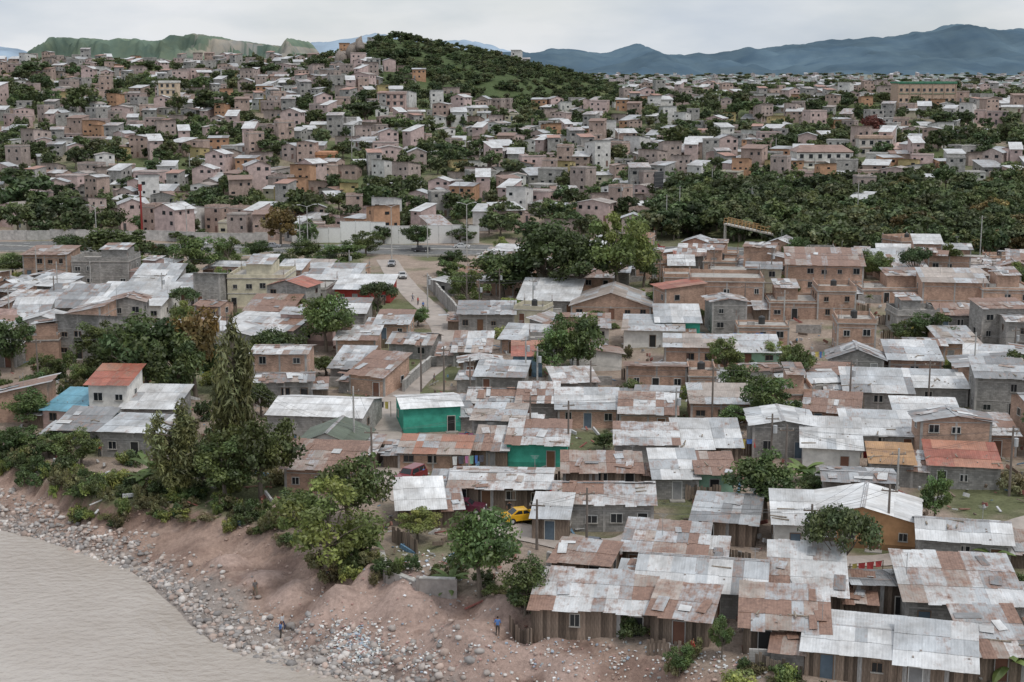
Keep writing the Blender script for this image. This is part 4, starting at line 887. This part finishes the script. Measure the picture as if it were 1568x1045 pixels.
for i,a in enumerate(P1):
    near=sorted(range(len(P1)),key=lambda j:(P1[j]-a).length)[1:3]
    for j in near:
        if (P1[j]-a).length<45 and (min(i,j),max(i,j)) not in done:
            done.add((min(i,j),max(i,j)))
            for o in(-.5,.5): wire(a+Vector((o,0,0)),P1[j]+Vector((o,0,0)))
obj('power_lines',mb.mesh('power_lines'))
mb=MB();OC=(.50,.30,.13)
def seg(a,b,wid):
    a=Vector(a);b=Vector(b);d=b-a;L=d.length;M=Matrix.Translation(a)@d.to_track_quat('X','Z').to_matrix().to_4x4()
    mb.box(0,L,-wid/2,wid/2,-.25,0,'concrete',(.45,.42,.38),M,True)
    for s in(-1,1):
        for zz in(.55,1.15): mb.box(0,L,s*wid/2-.05,s*wid/2+.05,zz,zz+.1,'plain_paint',OC,M,True)
        n=int(L/.8)
        for k in range(n+1): mb.box(k*L/n-.05,k*L/n+.05,s*wid/2-.04,s*wid/2+.04,0,1.2,'plain_paint',OC,M)
A=(46,306,9.0);B=(56,300,7.2);Cc=(59.5,295,2.6)
seg(A,B,2.0);seg(B,Cc,2.0)
for p in(A,B): mb.cyl((p[0],p[1],-1),(p[0],p[1],p[2]-.25),.3,.3,'concrete',(.5,.47,.43),10)
obj('pedestrian_footbridge',mb.mesh('footbridge'))
x,y,z,s=G(1008,320)
mb=MB()
for k in(-1.5,1.5): mb.cyl((k,0,-1),(k,0,9),.12,.12,'plain_paint',(.1,.1,.1),6)
mb.box(-2.2,2.2,-.12,.12,5,9.2,'plain_paint',(.06,.06,.065),None,True)
for k in range(4): mb.box(-2.2,2.2,-.16,-.125,5.6+k,5.68+k,'plain_paint',(.2,.2,.2))
obj('billboard',mb.mesh('billboard'),(x,y,z+1),(0,0,.9))
x,y,z,s=G(218,362);mb=MB();mb.cyl((0,0,-1),(0,0,13),.3,.22,'plain_paint',(.28,.04,.035),10);mb.box(-.45,.45,-.12,.12,11.5,13.2,'plain_paint',(.3,.05,.04),None,True);obj('red_sign_pylon',mb.mesh('pylon'),(x,y,z))
def block(name,u,v,wp,d,st,col,roofc,sth=3.2,yaw=0,cornice=True,hip=False):
    x,y,z,s=G(u,v);w=wp/s;mb=MB();h=st*sth
    mb.box(-w/2,w/2,0,d,-3,h,'painted_plaster',col)
    for k in range(st):
        n=max(3,int(w/2.6))
        for i in range(n):
            cx=-w/2+w*(i+.5)/n;mb.box(cx-.6,cx+.6,-.04,.02,k*sth+1,k*sth+2.3,'window_glass',(0,0,0));mb.box(cx-.7,cx+.7,-.12,.01,k*sth+.9,k*sth+.99,'concrete',(.5,.5,.48))
        if cornice: mb.box(-w/2-.15,w/2+.15,-.2,.05,(k+1)*sth-.25,(k+1)*sth-.02,'painted_plaster',tuple(q*.8 for q in roofc))
    for i in range(int(w/5)+1): mb.box(-w/2+i*w/max(1,int(w/5))-.2,-w/2+i*w/max(1,int(w/5))+.2,-.25,.04,-2,h-.3,'painted_plaster',tuple(q*.85 for q in col))
    if hip:
        p=[(-w/2-.5,-.5,h),(w/2+.5,-.5,h),(w/2+.5,d+.5,h),(-w/2-.5,d+.5,h)];a=(-w/2+2,d/2,h+2);b=(w/2-2,d/2,h+2)
        for f in((p[0],p[1],b,a),(p[1],p[2],b),(p[2],p[3],a,b),(p[3],p[0],a)): mb.face(list(f),'corrugated_metal',roofc+(-.3,))
    else: mb.box(-w/2-.3,w/2+.3,-.35,d+.3,h,h+.9,'painted_plaster',roofc)
    obj(name,mb.mesh(name),(x,y,z),(0,0,math.radians(yaw)))
block('institutional_building',1418,174,88,14,3,(.52,.38,.29),(.09,.25,.16),4.6)
block('white_warehouse',1023,162,46,14,1,(.66,.66,.64),(.8,.8,.8),4)
block('white_hall',1262,262,84,12,2,(.66,.64,.60),(.32,.21,.17),3,hip=True)
block('orange_hall',487,254,50,10,1,(.58,.27,.13),(.5,.26,.15),3.5)
block('apartment_block',258,167,26,8,4,(.66,.52,.38),(.7,.68,.64),2.9)
block('white_building',1392,245,45,10,1,(.66,.64,.6),(.6,.42,.37),3.5,hip=True)
block('white_building',1340,240,50,10,2,(.62,.57,.52),(.52,.38,.3),3)
block('pink_building',600,175,40,10,3,(.52,.38,.34),(.48,.36,.32),2.8)
# ------------------------------------------------------------------ cars
def car(name,x,y,yaw,col,kind='sedan'):
    mb=MB();z=tz(x,y)+.1
    if kind=='sedan':
        low=[(-2.15,.35),(-2.12,.75),(-1.95,.88),(-.95,.95),(1.15,.95),(2.0,.9),(2.12,.7),(2.15,.35)]
        cab=[(-.95,.95),(-.35,1.4),(.75,1.42),(1.45,.95)];wy=.72;W=1.7
    elif kind=='suv':
        low=[(-2.2,.4),(-2.2,.95),(-2.0,1.05),(-1.0,1.12),(2.15,1.12),(2.25,.9),(2.25,.4)]
        cab=[(-1.0,1.12),(-.45,1.7),(1.95,1.72),(2.15,1.12)];wy=.74;W=1.8
    else:
        low=[(-2.4,.4),(-2.4,.95),(-2.2,1.03),(-1.2,1.08),(2.4,1.08),(2.45,.9),(2.45,.4)]
        cab=[(-1.2,1.08),(-.7,1.65),(.35,1.66),(.6,1.08)];wy=.72;W=1.8
    h=W/2
    def prism(pr,w0,w1,mat,c):
        A=[(p[0],-(w0 if p[1]<=pr[0][1]+.01 else w1),p[1]) for p in pr];B=[(p[0],-a[1],p[1]) for p,a in zip(pr,A)]
        mb.face(A,mat,c);mb.face(B[::-1],mat,c)
        for i in range(len(pr)-1): mb.face([A[i+1],A[i],B[i],B[i+1]][::-1],mat,c)
    prism(low,h,h-.04,'car_paint',col);prism(cab,h-.1,wy-.1,'car_paint',col)
    (a0,a1),(b0,b1),(c0,c1),(d0,d1)=cab
    wb=h-.1;wt=wy-.1
    for s in(-1,1):
        def pt(px,pz): t=(pz-a1)/(b1-a1);return (px,s*(wb+(wt-wb)*t+.012),pz)
        z0=a1+.06;z1=b1-.07;m=(b0+c0)/2
        for (p,q,r_,t_) in(((a0+.28),(m-.05),(m-.05),(b0+.1)),((m+.05),(d0-.3 if kind!='suv' else d0-.2),(c0-.08),(m+.05))):
            F_=[pt(p,z0),pt(q,z0),pt(r_,z1),pt(t_,z1)];mb.face(F_ if s<0 else F_[::-1],'window_glass',(0,0,0))
    def screen(p0,p1,o):
        w0,w1=wb-.1,wt-.06;a=Vector((p0[0],0,p0[1]));b=Vector((p1[0],0,p1[1]));d=b-a;n=Vector((d.z,0,-d.x)).normalized()*o
        A=a+d*.1+n;B=b-d*.08+n;mb.face([(A.x,-w0,A.z),(A.x,w0,A.z),(B.x,w1,B.z),(B.x,-w1,B.z)],'window_glass',(0,0,0))
    screen(cab[0],cab[1],-.015);screen(cab[3],cab[2],.015)
    if kind=='pickup': mb.box(.75,2.35,-h+.14,h-.14,1.085,1.09,'rubber',(0,0,0))
    for wx in(-1.35,1.35):
        for s in(-1,1):
            yy_=s*(h-.12);mb.cyl((wx,yy_-.12,.33),(wx,yy_+.13,.33),.34,.34,'rubber',(0,0,0),14);mb.cyl((wx,s*h-.01*s,.33),(wx,s*(h+.03),.33),.19,.17,'plain_paint',(.45,.45,.46),10)
    xf=low[0][0]
    for s in(-1,1):
        mb.box(xf-.03,xf+.05,s*.62-.17,s*.62+.17,.6,.76,'plain_paint',(.8,.8,.78),None,True)
        mb.box(-low[0][0]-.02,-low[0][0]+.04,s*.66-.14,s*.66+.14,.62,.8,'plain_paint',(.5,.03,.02),None,True)
        mb.box(cab[0][0]+.35,cab[0][0]+.5,s*(h+.02)-.08,s*(h+.02)+.08,cab[0][1]+.02,cab[0][1]+.14,'plain_paint',(.1,.1,.1),None,True)
    mb.box(xf-.06,xf+.1,-h+.05,h-.05,.3,.5,'plain_paint',(.12,.12,.12),None,True);mb.box(xf-.035,xf+.05,-.4,.4,.58,.75,'plain_paint',(.05,.05,.05),None,True)
    mb.box(-xf-.1,-xf+.06,-h+.05,h-.05,.3,.5,'plain_paint',(.12,.12,.12),None,True)
    obj(name,mb.mesh(name),(x,y,z),(0,0,yaw),(.9,.9,.9));return
def carpx(n,u,v,yaw,c,k='sedan'):
    x,y,z,s=G(u,v);car(n,x,y,math.radians(yaw),c,k)
carpx('red_suv',628,740,60,(.2,.02,.025),'suv');carpx('yellow_taxi',800,800,200,(.75,.42,.02));carpx('parked_car',712,786,170,(.10,.02,.04))
carpx('pickup_truck',905,852,165,(.05,.05,.06),'pickup');carpx('parked_car',616,427,100,(.5,.5,.5));carpx('parked_car',600,408,90,(.3,.3,.32))
rr=random.Random(2)
for i in range(2,len(MR)-2,6):
    if rr.random()<.6:
        p=MR[i];d=(MR[i+1]-p).normalized();n=Vector((d.y,-d.x));sd=rr.choice((-1,1));q=p+n*sd*rr.choice((2.6,6));c=rr.choice([(.6,.6,.6),(.05,.05,.06),(.3,.02,.02),(.65,.65,.62),(.3,.31,.33),(.7,.4,.03)])
        car('car',q.x,q.y,math.atan2(d.y,d.x)+(math.pi if sd<0 else 0),c,rr.choice(('sedan','suv','pickup')))
# ------------------------------------------------------------------ people
def person(pose,shirt,trous,hair=(.02,.015,.012)):
    me=bpy.data.meshes.new('p');J=[];E=[];Rd=[]
    def j(p,r,par=None):
        J.append(p);Rd.append(r)
        if par is not None: E.append((par,len(J)-1))
        return len(J)-1
    st={'walk':.28,'stand':.04}.get(pose,.05)
    lean=.35 if pose=='bend' else 0
    pel=j((0,0,.95),.13);wa=j((0,-lean*.2,1.12),.12,pel);ch=j((0,-lean*.7,1.33-lean*.1),.15,wa);nk=j((0,-lean-.0,1.48-lean*.25),.055,ch)
    hd0=j((0,-lean*1.1-.01,1.56-lean*.3),.075,nk);hd=j((0,-lean*1.2-.02,1.66-lean*.32),.095,hd0);j((0,-lean*1.25-.02,1.73-lean*.33),.075,hd);j((0,-lean*1.2-.115,1.64-lean*.34),.016,hd)
    for s in(-1,1):
        hp=j((s*.1,0,.88),.1,pel);kn=j((s*.11,-st*s*.6-.02,.5),.065,hp);an=j((s*.11,-st*s*.5+.06 if s>0 else -st*s+.02,.09),.042,kn);j((s*.12,(-st*s*.5+.06 if s>0 else -st*s+.02)-.16,.04),.035,an)
        sh=j((s*.18,-lean*.75,1.41-lean*.15),.065,ch);el=j((s*.25,-lean*.8+st*s*.5,1.13-lean*.1),.045,sh);wr=j((s*.25,-lean*.9+st*s*.7-.1,.9),.03,el);pa=j((s*.25,-lean*.9+st*s*.7-.13,.83),.034,wr)
        for k in range(4): 
            f=j((s*.25,-lean*.9+st*s*.7-.16+.022*k,.77-.006*(1.5-abs(k-1.5))),.009,pa);j((s*.24,-lean*.9+st*s*.7-.165+.022*k,.735+(.012 if k in(0,3) else 0)),.008,f)
        f=j((s*.23,-lean*.9+st*s*.7-.19,.84),.011,pa);j((s*.225,-lean*.9+st*s*.7-.2,.8),.009,f)
    me.from_pydata(J,E,[]);o=bpy.data.objects.new('p',me);COL.objects.link(o)
    md=o.modifiers.new('s','SKIN');me.skin_vertices[0].data[0].use_root=True
    for i,r_ in enumerate(Rd): me.skin_vertices[0].data[i].radius=(r_,r_)
    sb=o.modifiers.new('b','SUBSURF');sb.levels=1;sb.render_levels=1
    dg=bpy.context.evaluated_depsgraph_get();m2=bpy.data.meshes.new_from_object(o.evaluated_get(dg));bpy.data.objects.remove(o)
    for q in('skin','cloth'): m2.materials.append(MATS[q])
    ca=m2.color_attributes.new('Col','FLOAT_COLOR','CORNER')
    for p in m2.polygons:
        c=p.center
        if c.z>1.70-lean*.33 or (c.z>1.56-lean*.3 and c.y>-lean*1.2+.0): cc,mi=hair,1
        elif c.z>1.47-lean*.25: cc,mi=(.28,.15,.09),0
        elif abs(c.x)>.2 and c.z<1.15: cc,mi=(.28,.15,.09),0
        elif c.z<.1: cc,mi=(.05,.04,.04),1
        elif c.z<.98: cc,mi=trous,1
        else: cc,mi=shirt,1
        p.material_index=mi;p.use_smooth=True
        for l in p.loop_indices: ca.data[l].color=cc+(1,)
    return m2
PPL=[person('walk',(.5,.5,.52),(.05,.06,.12)),person('stand',(.1,.2,.45),(.08,.07,.06)),person('bend',(.08,.08,.09),(.1,.09,.08)),person('stand',(.5,.08,.07),(.05,.05,.07)),person('walk',(.15,.14,.14),(.2,.17,.13))]
for u,v,k,a in [(391,914,4,.5),(430,980,1,2),(500,895,2,1),(762,975,1,3),(433,968,0,1),(153,700,3,0),(875,800,0,1),(640,468,3,1),(632,462,0,2),(648,475,1,.4),(1060,1010,3,2),(665,590,4,1),(610,640,0,.3),(862,812,1,2),(780,790,2,0),(648,738,1,1),(1390,910,0,.5),(1268,600,3,1),(960,482,0,2),(945,484,3,0)]:
    x,y,z,s=G(u,v);obj('person',PPL[k],(x,y,z+.03),(0,0,a),(.9,.9,.9))
for u,v,L,yw_ in [(1240,560,6,.1),(690,728,4,.2),(1130,700,3,0),(1300,900,3,.3),(1270,630,4,-.2),(860,655,4,0),(205,700,5,-.1),(1390,1000,3,0),(1500,700,4,0),(700,690,3,0),(940,700,4,.1),(1060,790,3,0),(1180,880,3,0),(1290,720,4,.1),(560,640,3,0),(820,770,3,.1),(1440,900,3,0),(1230,985,3,-.1),(300,480,5,0),(1380,520,5,0),(1120,530,5,0)]:
    x,y,z,s=G(u,v);mb=MB()
    for k in(0,L): mb.cyl((k,0,-.3),(k,0,2),.04,.04,'weathered_wood',(.2,.15,.1),6)
    mb.cyl((0,0,1.95),(L,0,1.95),.012,.012,'rubber',(0,0,0),3,False);k=.2
    while k<L-.6:
        w=R.uniform(.3,.7);h=R.uniform(.5,1.1);c=R.choice([(.7,.7,.7),(.5,.08,.08),(.1,.2,.5),(.6,.5,.15),(.1,.1,.12),(.5,.2,.35),(.2,.4,.3)])
        mb.face([(k,-.02,1.95),(k+w,-.02,1.95),(k+w*.95,.05,1.95-h),(k+.04,-.06,1.95-h*.95)],'cloth',c);k+=w+.12
    obj('laundry_line',mb.mesh('laundry'),(x,y,z),(0,0,yw_))
# ------------------------------------------------------------------ world, sun, camera
SE=math.radians(58);AZ=math.radians(130)
w=bpy.data.worlds.new('World');SC.world=w;w.use_nodes=True;nt=w.node_tree;bg=nt.nodes['Background']
sky=N(nt,'ShaderNodeTexSky');sky.sky_type='NISHITA';sky.sun_disc=False;sky.sun_elevation=SE;sky.sun_rotation=AZ
tc=N(nt,'ShaderNodeTexCoord').outputs['Generated']
mp=mapping(nt,tc,(4,4,13));n1=noise(nt,mp,1.6,7,.5)
cl=ramp(nt,n1,[(.30,(5.4,6.1,7.1,1)),(.47,(6.8,7.3,7.9,1)),(.64,(8.4,8.6,8.9,1))])
cov=ramp(nt,noise(nt,mapping(nt,tc,(2.5,2.5,8)),1.1,5,.5),[(.35,g4(.72)),(.55,g4(.97))])
mx=N(nt,'ShaderNodeMix',data_type='RGBA');nt.links.new(cov,mx.inputs[0]);nt.links.new(sky.outputs[0],mx.inputs[6]);nt.links.new(cl,mx.inputs[7])
sx=N(nt,'ShaderNodeSeparateXYZ');nt.links.new(tc,sx.inputs[0])
zen=ramp(nt,sx.outputs['Z'],[(.08,g4(1.0)),(.9,g4(1.32))])
# overcast skies brighten toward the zenith
nt.links.new(mul(nt,mx.outputs[2],zen),bg.inputs[0]);bg.inputs[1].default_value=.096
L=bpy.data.lights.new('sun','SUN');L.energy=1.45;L.angle=math.radians(13);L.color=(1,.95,.88);so=obj('sun',L)
sd=Vector((math.sin(AZ)*math.cos(SE),math.cos(AZ)*math.cos(SE),math.sin(SE)));so.rotation_euler=sd.to_track_quat('Z','Y').to_euler();so.location=(0,0,200)
cam=bpy.data.cameras.new('camera');cam.lens=50;cam.sensor_width=36;cam.clip_end=60000;cam.clip_start=1
co=obj('camera',cam,(0,0,CAMH),(math.pi/2-PITCH,0,0));SC.camera=co
SC.view_settings.view_transform='Standard';SC.view_settings.look='None';SC.view_settings.exposure=0
print('done',time.time()-T0,len(bpy.data.objects))
